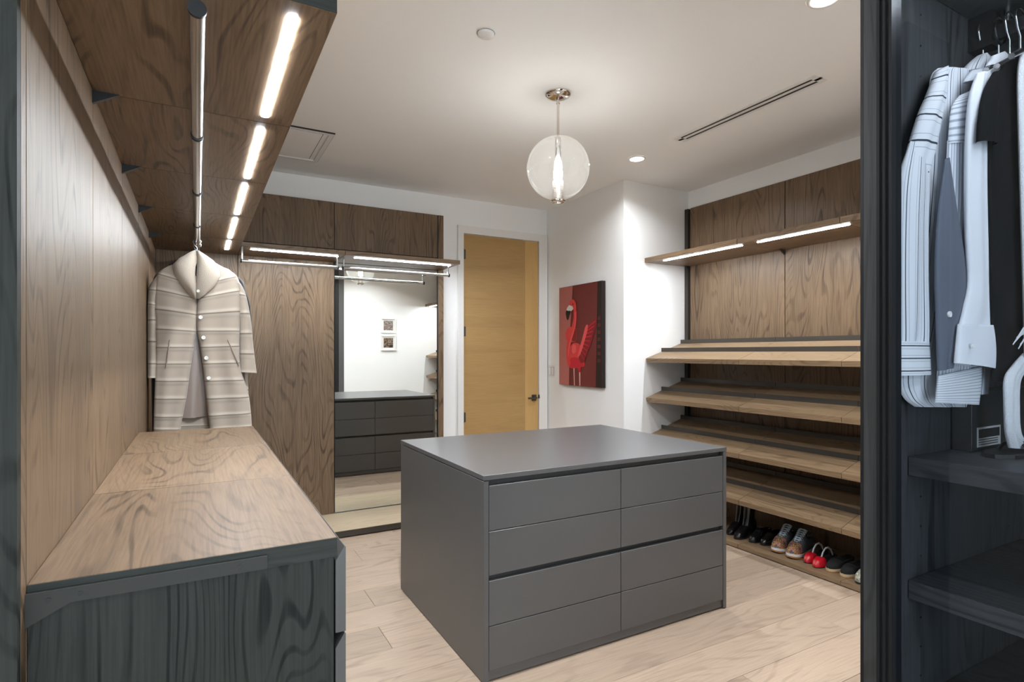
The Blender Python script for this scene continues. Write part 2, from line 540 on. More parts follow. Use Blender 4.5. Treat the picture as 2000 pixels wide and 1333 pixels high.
rod = thing('clothes_rod', (0, 1.30, 2.075), 'long round chrome clothes rod under the overhead shelf', 'rail')
ys = [1.30] + [y+0.06 for y in BAY[1:5]] + [4.79]
for a, b in zip(ys[:-1], ys[1:]):
    MB().tube([(0, a+0.002, 2.075), (0, b-0.002, 2.075)], 0.0155, 20).build('rod_section', M['chrome'], rod)
for y in ys[1:-1]:
    m = MB()
    for dy in (-0.010, 0.006):
        m.tube([(0, y+dy, 2.075), (0, y+dy+0.005, 2.075)], 0.0182, 20)
    m.build('coupling', M['frame'], rod)
    MB().tube([(0, y, 2.085), (0, y, ZS)], 0.005, 8).build('stem', M['chrome'], rod)
MB().tube([(0, 1.294, 2.075), (0, 1.302, 2.075)], 0.0175, 24).build('end_cap', M['frame'], rod)
MB().tube([(0, 1.34, 2.085), (0, 1.34, ZS)], 0.006, 8).build('stem', M['chrome'], rod)

# worktop and the drawer cabinets beneath it
ZC = 0.980
wt = thing('worktop', (0, 1.272, 0.938), 'long walnut worktop in three boards with cathedral grain', 'worktop')
for a, b in zip(BAY[:3], BAY[1:4]):
    bx('worktop_board', M['wood_x' if False else 'wood_y'], wt, XL+0.0005, XO, a+0.0017, b-0.0017, 0.938, ZC, bevel=0.0012)
tag(bx('edge_shade', M['shade_x'], wt, XL+0.001, XO-0.0005, 1.2715, 1.2728, 0.9385, 0.9795), 'shelf end strip with painted shade')  # same painted shade on the worktop end
for y in BAY[1:3]:
    bx('seam', M['black'], wt, XL+0.001, XO-0.001, y-0.0018, y+0.0018, 0.939, ZC-0.0006)
br = MB().prism([(XL, 0.967), (0.126, 0.967), (0.126, 0.941), (-0.197, 0.941), (XL, 0.908)], 'y', 1.2620, 1.2713)
br = br.build('bracket', M['bracket'], wt)
tag(br, 'dark metal bracket on the worktop end')
for x, z in ((-0.228, 0.951), (-0.183, 0.954), (0.075, 0.954)):
    MB().tube([(x, 1.2612, z), (x, 1.2625, z)], 0.0045, 12).build('screw_hole', M['black'], br)

CABL = ['walnut drawer cabinet with grey fronts at the open end of the worktop',
        'middle grey fronted drawer cabinet under the long worktop',
        'grey fronted drawer cabinet under the worktop end by the hanging coat']
for i in range(3):
    a, b = BAY[i], BAY[i+1]
    cb = thing('drawer_cabinet', (0.0, (a+b)/2, 0), CABL[i], 'cabinet', 'drawer cabinets under the worktop')
    bx('end_panel', M['shade_z' if i == 0 else 'wood_z'], cb, XL+0.001, 0.262, a+0.004, a+0.024, 0.0, 0.9375)  # first end panel has its shade painted in
    bx('end_panel', M['wood_z'], cb, XL+0.001, 0.262, b-0.022, b-0.002, 0.0, 0.9375)
    bx('back_panel', M['wood_z'], cb, XL+0.001, XL+0.012, a+0.024, b-0.022, 0.0, 0.9375)
    zz = [0.957, 0.765, 0.570, 0.375, 0.06]
    for j in range(4):
        z1, z0 = zz[j], zz[j+1] + 0.004
        dr = MB().prism([(0.266, z0), (0.288, z0), (0.288, z1-0.002), (0.285, z1), (0.266, z1-0.030)], 'y', a+0.003, b-0.003)
        dr.build('drawer', M['grey'], cb)

# ------------------------------------------------------------------ closet run on the back wall
YP = 4.80
bp = thing('wall_panelling', (0.8, YP+0.02, 0.06), 'walnut panelling around the tall mirror beside the door', 'panelling')
bx('panel', M['wood_z'], bp, -0.258, 0.270, YP, YP+0.04, 0.0, 2.63)
bx('panel', M['wood_z'], bp, 0.274, 0.988, YP, YP+0.04, 0.057, 2.235, bevel=0.001)
bx('panel', M['wood_z'], bp, 0.274, 0.988, YP, YP+0.04, 2.243, 2.63, bevel=0.001)
bx('panel', M['wood_z'], bp, 0.994, 1.899, YP, YP+0.04, 2.243, 2.63, bevel=0.001)
bx('side_strip', M['wood_z'], bp, 1.907, 1.957, YP-0.004, YP+0.045, 0.057, 2.63, bevel=0.001)
bx('shadow_gap', M['black'], bp, 0.9885, 0.9935, YP+0.01, YP+0.045, 0.057, 2.63)
bx('shadow_gap', M['black'], bp, 1.8995, 1.9065, YP+0.003, YP+0.045, 0.057, 2.63)

mi = thing('tall_mirror', (1.45, YP+0.02, 0.057), 'tall mirror reflecting the grey island, set in walnut panelling', 'mirror')
bx('mirror_glass', M['mirror'], mi, 0.997, 1.8965, YP+0.008, YP+0.014, 0.060, 2.238)
bx('backing', M['black'], mi, 0.997, 1.8965, YP+0.0145, YP+0.03, 0.060, 2.238)

bs = thing('overhead_shelf', (1.1, 4.39, ZS), 'short walnut shelf with two light bars above the tall mirror', 'shelf')
for a, b in ((XO+0.003, 0.985), (0.988, 1.940)):
    bx('shelf_board', M['wood_x'], bs, a, b, 4.385, YP-0.006, ZS, ZS+0.033, bevel=0.001)
led(bs, 'x', 0.336, 0.953, 4.478, ZS, mat=M['led_far'])
led(bs, 'x', 1.075, 1.892, 4.478, ZS, mat=M['led_far'])
MB().prism([(YP-0.006, ZS), (YP-0.07, ZS), (YP-0.006, ZS-0.036)], 'x', 0.982, 0.994).build('bracket', M['black'], bs)

RODL = ['slim chrome hanging rail against the walnut panel next to the coat', 'slim chrome hanging rail crossing the top of the mirror']
for i, (a, b) in enumerate(((0.275, 0.958), (0.992, 1.885))):
    r = thing('hanging_rail', ((a+b)/2, 4.50, 2.047), RODL[i], 'rail', 'hanging rails under the mirror shelf')
    MB().tube([(a, 4.50, 2.047), (b, 4.50, 2.047)], 0.0125, 16).build('rod', M['chrome'], r)
    for x in (a+0.008, b-0.008):
        bx('hanger_post', M['chrome'], r, x-0.005, x+0.005, 4.492, 4.508, 2.047, ZS)
    for x in (a, b):
        MB().tube([(x-0.006, 4.50, 2.047), (x+0.006, 4.50, 2.047)], 0.015, 16).build('end_cap', M['frame'], r)

st = thing('low_step', (1.1, 4.30, 0), 'low pale wooden step with dark front edge below the mirror', 'step')
bx('step_top', M['pale_x'], st, 0.10, 1.957, 4.302, YP, 0.012, 0.055)
bx('front_edge', M['bronze'], st, 0.10, 1.957, 4.297, 4.3015, 0.010, 0.053)
bx('foot', M['black'], st, 0.14, 1.92, 4.34, 4.76, 0.0, 0.0118)

# ------------------------------------------------------------------ shoe wall
RX = 3.82
SEAM = [3.655, 2.713, 1.983, 1.256, 0.665]
rp = thing('wall_panelling', (RX+0.01, 2.2, 0), 'walnut panelling rising behind the slanted shoe shelves', 'panelling')
PS = [3.618, 2.690, 1.966, 1.250, 0.650]
for a, b in zip(PS[1:], PS[:-1]):
    bx('panel', M['wood_z'], rp, RX, RX+0.022, a+0.003, b-0.003, 0.034, 2.240, bevel=0.001)
    bx('panel', M['wood_z'], rp, RX, RX+0.022, a+0.003, b-0.003, 2.246, 2.665, bevel=0.001)
bx('backing', M['black'], rp, RX+0.0225, XR-0.0005, 0.65, 3.62, 0.034, 2.66)
tag(bx('side_strip', M['bronze'], rp, 3.800, RX+0.02, 3.624, 3.6615, 0.034, 2.66), 'dark end strip')

rs = thing('overhead_shelf', (3.40, 2.2, 2.151), 'walnut shelf with light bars over the slanted shoe shelves', 'shelf')
for a, b in zip(SEAM[1:], SEAM[:-1]):
    bx('shelf_board', M['wood_y'], rs, 3.323, RX, a+0.0015, b-0.0015, 2.151, 2.189, bevel=0.001)
for a, b in ((2.725, 3.50), (1.965, 2.60), (1.28, 1.87), (0.70, 1.18)):
    led(rs, 'y', a, b, 3.395, 2.151, mat=M['led_far'])
for y in (3.622, 2.690, 1.966, 1.250):
    MB().prism([(RX, 2.151), (RX-0.065, 2.151), (RX, 2.115)], 'y', y-0.006, y+0.006).build('bracket', M['black'], rs)

TIER = [1.336, 1.001, 0.670, 0.342]
TL = ['topmost slanted shoe shelf with two dark lips below the lit panelling',
      'second slanted shoe shelf from the top, empty with two dark lips',
      'third slanted shoe shelf from the top, empty with two dark lips',
      'lowest slanted shoe shelf just above the row of shoes']
SL = 0.320
for t, z in enumerate(TIER):
    r = thing('slanted_shoe_shelf', (3.34, 2.2, z), TL[t], 'shelf', 'slanted shoe shelves')
    def zz_(x): return z + (x-3.339)*SL
    for a, b in zip(SEAM[1:], SEAM[:-1]):
        MB().prism([(3.339, zz_(3.339)), (3.81, zz_(3.81)), (3.81, zz_(3.81)-0.036), (3.344, zz_(3.344)-0.036)], 'y', a+0.0015, b-0.0015).build('shelf_board', M['shoe_y'], r)
        for x in (3.514, 3.743):
            MB().box(x, x+0.004, a+0.0015, b-0.0015, zz_(x)+0.0005, zz_(x)+0.034).build('heel_lip', M['bronze'], r)
    for y in (3.622, 2.690, 1.966, 1.250):
        MB().prism([(RX-0.001, zz_(3.8)-0.037), (RX-0.12, zz_(3.70)-0.037), (RX-0.001, zz_(3.8)-0.09)], 'y', y-0.005, y+0.005).build('bracket', M['black'], r)
bt = thing('shoe_plinth', (3.34, 2.2, 0), 'low walnut plinth on the floor carrying the row of shoes', 'shelf')
for a, b in zip(SEAM[1:], SEAM[:-1]):
    bx('plinth_board', M['shoe_y'], bt, 3.332, RX, a+0.001, b-0.001, 0.006, 0.033, bevel=0.001)
bx('foot', M['black'], bt, 3.345, RX-0.02, 0.69, 3.63, 0.0, 0.0058)

# ------------------------------------------------------------------ island
I = (1.041, 2.507, 2.112, 3.212)
isl = thing('drawer_island', (1.774, 2.66, 0), 'large matte grey drawer island in the middle of the floor', 'island')
x0, x1, y0, y1 = I
bx('top', M['grey'], isl, x0, x1, y0, y1, 0.852, 0.873, bevel=0.0012)
bx('side_panel', M['grey'], isl, x0+0.001, x0+0.024, y0+0.002, y1-0.002, 0.004, 0.848, bevel=0.001)
bx('side_panel', M['grey'], isl, x1-0.024, x1-0.001, y0+0.002, y1-0.002, 0.004, 0.848, bevel=0.001)
bx('carcass', M['grey_dark'], isl, x0+0.025, x1-0.025, y0+0.03, y1-0.03, 0.050, 0.8515)
bx('toe_kick', M['grey_dark'], isl, x0+0.03, x1-0.03, y0+0.035, y1-0.035, 0.0, 0.0495)
bx('toe_kick', M['grey'], isl, x0+0.0245, x1-0.0245, y0+0.012, y0+0.03, 0.008, 0.046)
bx('toe_kick', M['grey'], isl, x0+0.0245, x1-0.0245, y1-0.03, y1-0.012, 0.008, 0.046)
xm = 1.776
for (za, zb) in ((0.637, 0.827), (0.450, 0.6335), (0.238, 0.427), (0.050, 0.2345)):
    for (xa, xb) in ((x0+0.0265, xm-0.0015), (xm+0.0015, x1-0.0265)):
        bx('drawer', M['grey'], isl, xa, xb, y0+0.004, y0+0.026, za, zb, bevel=0.0012)
        bx('drawer', M['grey'], isl, xa, xb, y1-0.026, y1-0.004, za, zb, bevel=0.0012)

# ------------------------------------------------------------------ ceiling fittings
def downlight(x, y, label, power=DOWN_POWER, spread=150):
    r = thing('downlight', (x, y, CZ-0.004), label, 'downlight', 'recessed ceiling downlights')
    MB().lathe((x, y, CZ), [(0.048, -0.001), (0.050, -0.006), (0.064, -0.005), (0.067, -0.0005)], 36).build('trim_ring', M['white'], r)
    MB().lathe((x, y, CZ), [(0.0005, -0.003), (0.0485, -0.003)], 36, smooth=False).build('lens', M['down'], r)
    ld = bpy.data.lights.new('downlight_lamp', 'AREA')
    ld.shape = 'DISK'; ld.size = 0.06; ld.energy = power; ld.color = DOWN_COLOR; ld.spread = math.radians(spread)
    lo = bpy.data.objects.new('downlight_lamp', ld); COL.objects.link(lo)
    lo.parent = r; lo.location = (0, 0, -0.006)
downlight(2.854, 3.22, 'round lit downlight in the ceiling near the boxed-out corner', 5, 150)
downlight(2.229, 1.393, 'round lit downlight cut off by the upper edge of the photo', 8, 135)
downlight(0.70, 2.04, 'added fill downlight over the aisle between worktop and island, out of the frame', 20, 160)  # unseen lamp added to lift the light in the aisle
downlight(0.55, -0.85, 'added fill downlight in the passage ceiling behind the viewer, out of the frame', 4)  # another added lamp, weak fill from behind the camera

dd = thing('ceiling_disc', (1.138, 2.287, CZ), 'small round white cover plate on the ceiling', 'ceiling plate')
MB().lathe((1.138, 2.287, CZ), [(0.0005, -0.011), (0.034, -0.011), (0.038, -0.008), (0.039, -0.0005)], 36).build('cover', M['white'], dd)
MB().lathe((1.138, 2.287, CZ), [(0.039, -0.0015), (0.041, -0.0015)], 36).build('rim_gap', M['bronze'], dd)

vt = thing('slot_vent', (2.852, 2.30, CZ), 'long white ceiling vent with two black slots', 'vent')
m = MB()
for a, b in ((2.800, 2.820), (2.840, 2.862), (2.884, 2.905)):
    m.box(a, b, 1.80, 2.80, CZ-0.005, CZ-0.0005)
m.box(2.820, 2.884, 1.80, 1.834, CZ-0.005, CZ-0.0005).box(2.820, 2.884, 2.755, 2.80, CZ-0.005, CZ-0.0005)
m.build('vent_frame', M['white'], vt)
for a, b in ((2.820, 2.840), (2.862, 2.884)):
    bx('slot', M['black'], vt, a, b, 1.834, 2.755, CZ-0.0022, CZ-0.0006)

hc = thing('access_hatch', (0.48, 4.13, CZ), 'square white access hatch in the ceiling next to the overhead shelf', 'hatch')
m = MB()
m.box(0.16, 0.79, 3.815, 3.845, CZ-0.010, CZ-0.0005).box(0.16, 0.79, 4.415, 4.445, CZ-0.010, CZ-0.0005)
m.box(0.16, 0.19, 3.845, 4.415, CZ-0.010, CZ-0.0005).box(0.76, 0.79, 3.845, 4.415, CZ-0.010, CZ-0.0005)
m.build('hatch_frame', M['white'], hc)
bx('hatch_panel', M['ceil'], hc, 0.202, 0.722, 3.866, 4.394, CZ-0.008, CZ-0.0005)
m = MB()
m.box(0.196, 0.7215, 3.860, 3.8655, CZ-0.003, CZ-0.0005).box(0.7225, 0.728, 3.860, 4.40, CZ-0.003, CZ-0.0005)
m.build('panel_gap', M['black'], hc)
m = MB().box(0.16, 0.792, 3.808, 3.8145, CZ-0.009, CZ-0.0004).box(0.7905, 0.7945, 3.815, 4.44, CZ-0.004, CZ-0.0004)
m.build('frame_gap', M['black'], hc)

# pendant lamp
PXY = (1.756, 2.628)
pz, pr = 2.413, 0.1745
pd = thing('globe_pendant', (PXY[0], PXY[1], CZ), 'clear glass globe pendant on a nickel stem over the island', 'lamp')
C3 = (PXY[0], PXY[1], 0.0)
MB().lathe(C3, [(0.072, CZ-0.0005), (0.0725, CZ-0.006), (0.066, CZ-0.014), (0.040, CZ-0.024), (0.014, CZ-0.028), (0.0005, CZ-0.028)], 40).build('canopy', M['nickel'], pd)
m = MB().tube([(PXY[0], PXY[1], CZ-0.026), (PXY[0], PXY[1], CZ-0.055)], 0.0105, 16)
m.tube([(PXY[0], PXY[1], CZ-0.055), (PXY[0], PXY[1], pz+pr-0.005)], 0.0072, 16)
m.build('stem', M['nickel'], pd)
prof = []
for k in range(3, 46):
    t = math.pi * k / 48
    prof.append((pr*math.sin(t), pz + pr*math.cos(t)))
MB().lathe(C3, prof, 64).build('globe', M['pglass'], pd)
m = MB().lathe(C3, [(0.017, pz+pr-0.004), (0.017, pz+0.055), (0.013, pz+0.05), (0.0005, pz+0.05)], 24)
m.build('socket', M['nickel'], pd)
# perforated sleeve round the bulb
m = MB()
for k in range(16):
    t = 2*math.pi*k/16
    cx, cy = PXY[0]+0.029*math.cos(t), PXY[1]+0.029*math.sin(t)
    m.tube([(cx, cy, pz-pr+0.004), (cx, cy, pz-0.075)], 0.0013, 5)
for k in range(9):
    zz = pz-pr+0.01+k*0.0105
    ring = [(PXY[0]+0.029*math.cos(t*math.pi/12), PXY[1]+0.029*math.sin(t*math.pi/12), zz) for t in range(25)]
    m.tube(ring, 0.0010, 4, cap=False)
m.build('mesh_sleeve', M['nickel'], pd)
MB().lathe(C3, [(0.030, pz-pr+0.006), (0.040, pz-pr-0.002), (0.041, pz-pr-0.012), (0.030, pz-pr-0.018), (0.026, pz-pr-0.014)], 32).build('bottom_ring', M['nickel'], pd)
prof = [(0.0005, pz+0.05), (0.010, pz+0.046), (0.014, pz+0.03), (0.022, pz-0.005), (0.0255, pz-0.035), (0.022, pz-0.062), (0.010, pz-0.08), (0.0005, pz-0.083)]
MB().lathe(C3, prof, 20).build('bulb', M['bulb'], pd)

# ------------------------------------------------------------------ wall things
sw = thing('light_switch', (PX, 4.757, 1.20), 'white double light switch plate between the door and the painting', 'switch')
bx('plate', M['white'], sw, PX-0.006, PX-0.0005, 4.700, 4.814, 1.138, 1.262, bevel=0.0015)
for a, b in ((4.712, 4.752), (4.762, 4.802)):
    bx('rocker', M['white'], sw, PX-0.010, PX-0.0065, a, b, 1.160, 1.240, bevel=0.001)
    bx('rocker_shadow', M['grey'], sw, PX-0.0064, PX-0.006, a-0.002, b+0.002, 1.158, 1.242)

# canvas print of a pink bird: the printed areas are flat layers a hair apart
FX = 3.062
cv = thing('bird_painting', (PX, 4.23, 1.07), 'red and pink canvas picture of a flamingo on the white wall', 'painting')
art = {k_: plain('print_'+k_, c, 0.5, spec=0.3, bscale=30) for k_, c in dict(
    ground=(0.13, 0.026, 0.022), rose=(0.42, 0.135, 0.115), maroon=(0.16, 0.03, 0.028), side=(0.02, 0.012, 0.011), rail=(0.10, 0.02, 0.016),
    coral=(0.62, 0.052, 0.05), pink=(0.74, 0.10, 0.10), red=(0.52, 0.018, 0.035), feather=(0.22, 0.018, 0.022), dark=(0.008, 0.008, 0.008),
    cream=(0.62, 0.60, 0.53), leg=(0.72, 0.42, 0.36)).items()}
bx('canvas', art['side'], cv, FX, PX-0.001, 3.905, 4.562, 1.078, 2.010)
layer = [0]
def paint(name, pts, mat, lift=None):
    layer[0] += 1
    x = FX - 0.0003 * layer[0] if lift is None else FX - lift
    n_ = len(pts)
    m = MB().poly([(x, p[0], p[1]) for p in pts], [list(range(n_))])
    return m.build(name, mat, cv)
paint('print_ground', [(4.561, 1.079), (3.906, 1.079), (3.906, 2.009), (4.561, 2.009)], art['maroon'])
paint('print_wall', [(4.561, 2.009), (4.335, 2.009), (4.386, 1.512), (4.397, 1.079), (4.561, 1.079)], art['rose'])
paint('print_post', [(4.335, 2.009), (4.318, 2.009), (4.350, 1.61), (4.362, 1.079), (4.397, 1.079), (4.386, 1.512)], art['ground'])
paint('print_rail', [(3.962, 2.009), (3.906, 2.009), (3.906, 1.079), (3.987, 1.079), (3.969, 1.687)], art['side'])
for k in range(7):
    z = 1.30 + k*0.062
    paint('print_rung', [(3.962, z), (3.918, z), (3.918, z+0.03), (3.962, z+0.03)], art['rail'], lift=0.0016)
layer[0] = 6
paint('far_wing', [(4.451,1.563),(4.436,1.6),(4.397,1.623),(4.333,1.626),(4.279,1.607),(4.275,1.51),(4.292,1.486),(4.354,1.481),(4.408,1.482),(4.444,1.514)], art['coral'])
paint('far_wing_feathers', [(4.36,1.61),(4.333,1.62),(4.282,1.602),(4.278,1.51),(4.294,1.49),(4.34,1.49)], art['feather'])
paint('leg', [(4.321,1.25),(4.306,1.25),(4.300,1.080),(4.312,1.080)], art['leg'])
paint('leg', [(4.234,1.255),(4.214,1.255),(4.214,1.080),(4.228,1.080)], art['leg'], lift=0.0027)
paint('thigh', [(4.265,1.26),(4.204,1.265),(4.213,1.205),(4.231,1.205)], art['red'])
paint('body', [(4.385,1.414),(4.37,1.44),(4.354,1.457),(4.325,1.472),(4.292,1.477),(4.26,1.474),(4.23,1.464),(4.2,1.437),(4.188,1.40),(4.18,1.366),(4.165,1.33),(4.15,1.295),(4.146,1.275),(4.155,1.258),(4.21,1.252),(4.261,1.244),(4.31,1.240),(4.354,1.239),(4.397,1.252),(4.408,1.291),(4.40,1.36)], art['coral'])
paint('breast', [(4.39,1.30),(4.36,1.335),(4.30,1.345),(4.22,1.33),(4.17,1.30),(4.155,1.27),(4.17,1.258),(4.261,1.246),(4.354,1.241),(4.395,1.254)], art['red'])
paint('body_light', [(4.345,1.44),(4.325,1.46),(4.295,1.464),(4.275,1.44),(4.285,1.39),(4.315,1.37),(4.345,1.39)], art['pink'])
paint('neck', [(4.292,1.788),(4.267,1.763),(4.268,1.72),(4.271,1.679),(4.279,1.64),(4.292,1.607),(4.310,1.57),(4.329,1.536),(4.348,1.50),(4.363,1.463),(4.374,1.43),(4.380,1.402),(4.384,1.341),(4.378,1.31),(4.363,1.285),(4.386,1.248),(4.405,1.258),(4.418,1.28),(4.433,1.34),(4.438,1.385),(4.436,1.427),(4.43,1.46),(4.418,1.488),(4.403,1.525),(4.386,1.562),(4.365,1.60),(4.344,1.633),(4.328,1.67),(4.316,1.705),(4.314,1.74),(4.316,1.766)], art['coral'])
paint('neck_light', [(4.283,1.76),(4.278,1.70),(4.288,1.64),(4.312,1.58),(4.345,1.52),(4.372,1.46),(4.392,1.40),(4.394,1.35),(4.402,1.35),(4.404,1.41),(4.386,1.47),(4.36,1.53),(4.325,1.59),(4.302,1.64),(4.292,1.70),(4.294,1.76)], art['pink'])
paint('wing', [(4.24,1.354),(4.2,1.461),(4.16,1.531),(4.131,1.601),(4.101,1.633),(4.034,1.655),(3.974,1.698),(3.963,1.686),(3.966,1.645),(3.978,1.607),(3.988,1.60),(4.002,1.56),(4.015,1.551),(4.022,1.51),(4.044,1.482),(4.055,1.44),(4.092,1.413),(4.10,1.37),(4.131,1.354),(4.14,1.31),(4.16,1.295),(4.2,1.288),(4.23,1.318)], art['feather'])
for k in range(9):
    f = k/8.0
    a = (4.105 + 0.105*(1-f) , 1.60 - 0.22*(1-f)); b_ = (3.985 + 0.165*(1-f), 1.66 - 0.345*(1-f))
    paint('feather', [(a[0], a[1]+0.012), (b_[0], b_[1]+0.008), (b_[0]-0.004, b_[1]-0.004), (a[0], a[1]-0.002)], art['red'], lift=0.0062)
layer[0] = 21
paint('wing_edge', [(4.251,1.354),(4.235,1.39),(4.22,1.425),(4.20,1.468),(4.18,1.508),(4.165,1.545),(4.15,1.578),(4.14,1.605),(4.127,1.625),(4.11,1.638),(4.092,1.632),(4.098,1.60),(4.103,1.577),(4.12,1.54),(4.14,1.496),(4.158,1.46),(4.174,1.425),(4.21,1.366),(4.24,1.342)], art['pink'])
paint('head', [(4.384,1.831),(4.378,1.85),(4.369,1.865),(4.357,1.873),(4.340,1.879),(4.322,1.879),(4.306,1.873),(4.292,1.862),(4.281,1.848),(4.274,1.83),(4.271,1.811),(4.272,1.79),(4.277,1.773),(4.302,1.758),(4.318,1.785),(4.335,1.81)], art['coral'])
paint('bill', [(4.384,1.833),(4.36,1.825),(4.333,1.818),(4.316,1.796),(4.33,1.782),(4.354,1.772),(4.397,1.775),(4.427,1.783),(4.424,1.80),(4.414,1.813)], art['cream'])
paint('bill_tip', [(4.427,1.785),(4.393,1.778),(4.363,1.778),(4.372,1.757),(4.384,1.739),(4.392,1.715),(4.401,1.695),(4.410,1.692),(4.418,1.698),(4.429,1.715),(4.436,1.736),(4.441,1.755),(4.440,1.771)], art['dark'])
paint('eye', [(4.322+0.008*math.cos(t*0.785), 1.836+0.008*math.sin(t*0.785)) for t in range(8)], art['dark'])

# two small framed pictures on the wall the mirror looks at
pic_m = [speckle('photo_print_'+n_, c, s_) for n_, c, s_ in (
    ('upper', [(0.30,0.10,0.06), (0.05,0.05,0.05), (0.35,0.36,0.34), (0.22,0.16,0.12), (0.50,0.47,0.42)], 38),
    ('lower', [(0.02,0.015,0.01), (0.06,0.04,0.025), (0.30,0.20,0.12), (0.02,0.02,0.02), (0.55,0.45,0.32)], 22))]
for i, (za, zb, lb) in enumerate(((1.700, 1.945, 'upper of two small white framed pictures seen in the mirror'), (1.418, 1.668, 'lower of two small white framed pictures seen in the mirror'))):
    r = thing('framed_picture', (2.70, YF, za), lb, 'picture', 'small framed pictures')
    xa, xb = 2.578, 2.826
    m = MB().box(xa, xb, YF+0.0005, YF+0.022, za, za+0.022).box(xa, xb, YF+0.0005, YF+0.022, zb-0.022, zb)
    m.box(xa, xa+0.022, YF+0.0005, YF+0.022, za+0.022, zb-0.022).box(xb-0.022, xb, YF+0.0005, YF+0.022, za+0.022, zb-0.022)
    m.build('frame', M['white'], r)
    bx('mat_board', M['white'], r, xa+0.022, xb-0.022, YF+0.0005, YF+0.010, za+0.022, zb-0.022)
    bx('print', pic_m[i], r, xa+0.046, xb-0.046, YF+0.0102, YF+0.0112, za+0.046, zb-0.046)

# ------------------------------------------------------------------ glass fronted wardrobe beside the camera
WY0, WY1 = -0.95, 0.61          # inner faces of the end panels
wr = thing('glass_wardrobe', (1.45, -0.2, 0), 'tall dark wardrobe with a black framed glass door', 'wardrobe')
bx('side_panel', M['dark_z'], wr, 1.145, 1.790, WY1, WY1+0.026, 0.0, 2.70)
bx('side_panel', M['dark_z'], wr, 1.145, 1.790, WY0-0.026, WY0, 0.0, 2.70)
bx('back_panel', M['dark_z'], wr, 1.770, 1.790, WY0, WY1, 0.0, 2.70)
bx('top_board', M['dark_y'], wr, 1.145, 1.7695, WY0, WY1, 2.674, 2.70)
bx('end_cover', M['black'], wr, 1.145, 1.920, WY1+0.0265, WY1+0.032, 0.0, 2.70)
bx('end_trim', M['grey'], wr, 1.920, 1.998, WY1+0.0265, WY1+0.036, 0.0, 2.70)
for z in (2.132, 1.138, 0.889, 0.640, 0.36, 0.06):
    bx('shelf', M['dark_y'], wr, 1.254, 1.7695, WY0+0.001, WY1-0.001, z, z+0.038, bevel=0.001)
led(wr, 'y', -0.30, 0.47, 1.290, 2.132, mat=M['fill_led'])  # unseen light bar, added to brighten the clothes
# pin holes
for zs in ([2.082-0.0635*i for i in (0, 1, 2, 12, 13)] + [1.089, 1.028, 0.967, 0.84, 0.78, 0.72, 0.58, 0.52]):
    for x in (1.303, 1.711):
        MB().tube([(x, WY1-0.0012, zs), (x, WY1+0.001, zs)], 0.0022, 8).build('pin_hole', M['chrome'], wr)
# sliding door frame
for ya, yb in ((0.562, 0.588), (-0.36, -0.334)):
    m = MB()
    prof = [(1.134, ya), (1.134, yb), (1.100, yb), (1.100, yb-0.005), (1.1035, yb-0.006), (1.1035, yb-0.010), (1.100, yb-0.011), (1.100, yb-0.015),
            (1.1045, yb-0.016), (1.1045, yb-0.020), (1.101, yb-0.021), (1.101, ya)]
    m.prism(prof, 'z', 0.012, 2.69)
    m.build('door_stile', M['frame'], wr)
bx('door_rail', M['frame'], wr, 1.104, 1.130, -0.334, 0.562, 2.664, 2.69)
bx('door_rail', M['frame'], wr, 1.104, 1.130, -0.334, 0.562, 0.012, 0.04)
tag(bx('door_glass', M['wglass'], wr, 1.115, 1.119, -0.334, 0.562, 0.04, 2.664), 'tinted glass pane')
bx('door_catch', M['chrome'], wr, 1.132, 1.146, 0.5885, 0.594, 1.655, 1.664)

rl = thing('wardrobe_rail', (1.522, 0.0, 2.09), 'black hanging rail under the top shelf of the glass wardrobe', 'rail')
bx('rail_bar', M['black'], rl, 1.512, 1.534, WY0, 0.606, 2.066, 2.098, bevel=0.005)
bx('end_block', M['black'], rl, 1.506, 1.545, 0.566, 0.6095, 2.056, 2.131)
MB().tube([(1.523, 0.545, 2.095), (1.523, 0.545, 2.131)], 0.006, 10).build('stem', M['chrome'], rl)
MB().lathe((1.523, 0.558, 2.082), [(0.026, -0.003), (0.029, 0.0), (0.026, 0.003)], 24, axis='y').build('end_ring', M['frame'], rl)

# ------------------------------------------------------------------ garments
def cat(p, t):
    """smooth curve through rows of numbers"""
    n_ = len(p)-1
    x = max(0.0, min(0.99999, t))*n_
    i = int(x); f = x-i
    a, b, c, d_ = p[max(i-1,0)], p[i], p[min(i+1,n_)], p[min(i+2,n_)]
    return [0.5*((2*b[k_]) + (-a[k_]+c[k_])*f + (2*a[k_]-5*b[k_]+4*c[k_]-d_[k_])*f*f + (-a[k_]+3*b[k_]-3*c[k_]+d_[k_])*f*f*f) for k_ in range(len(b))]

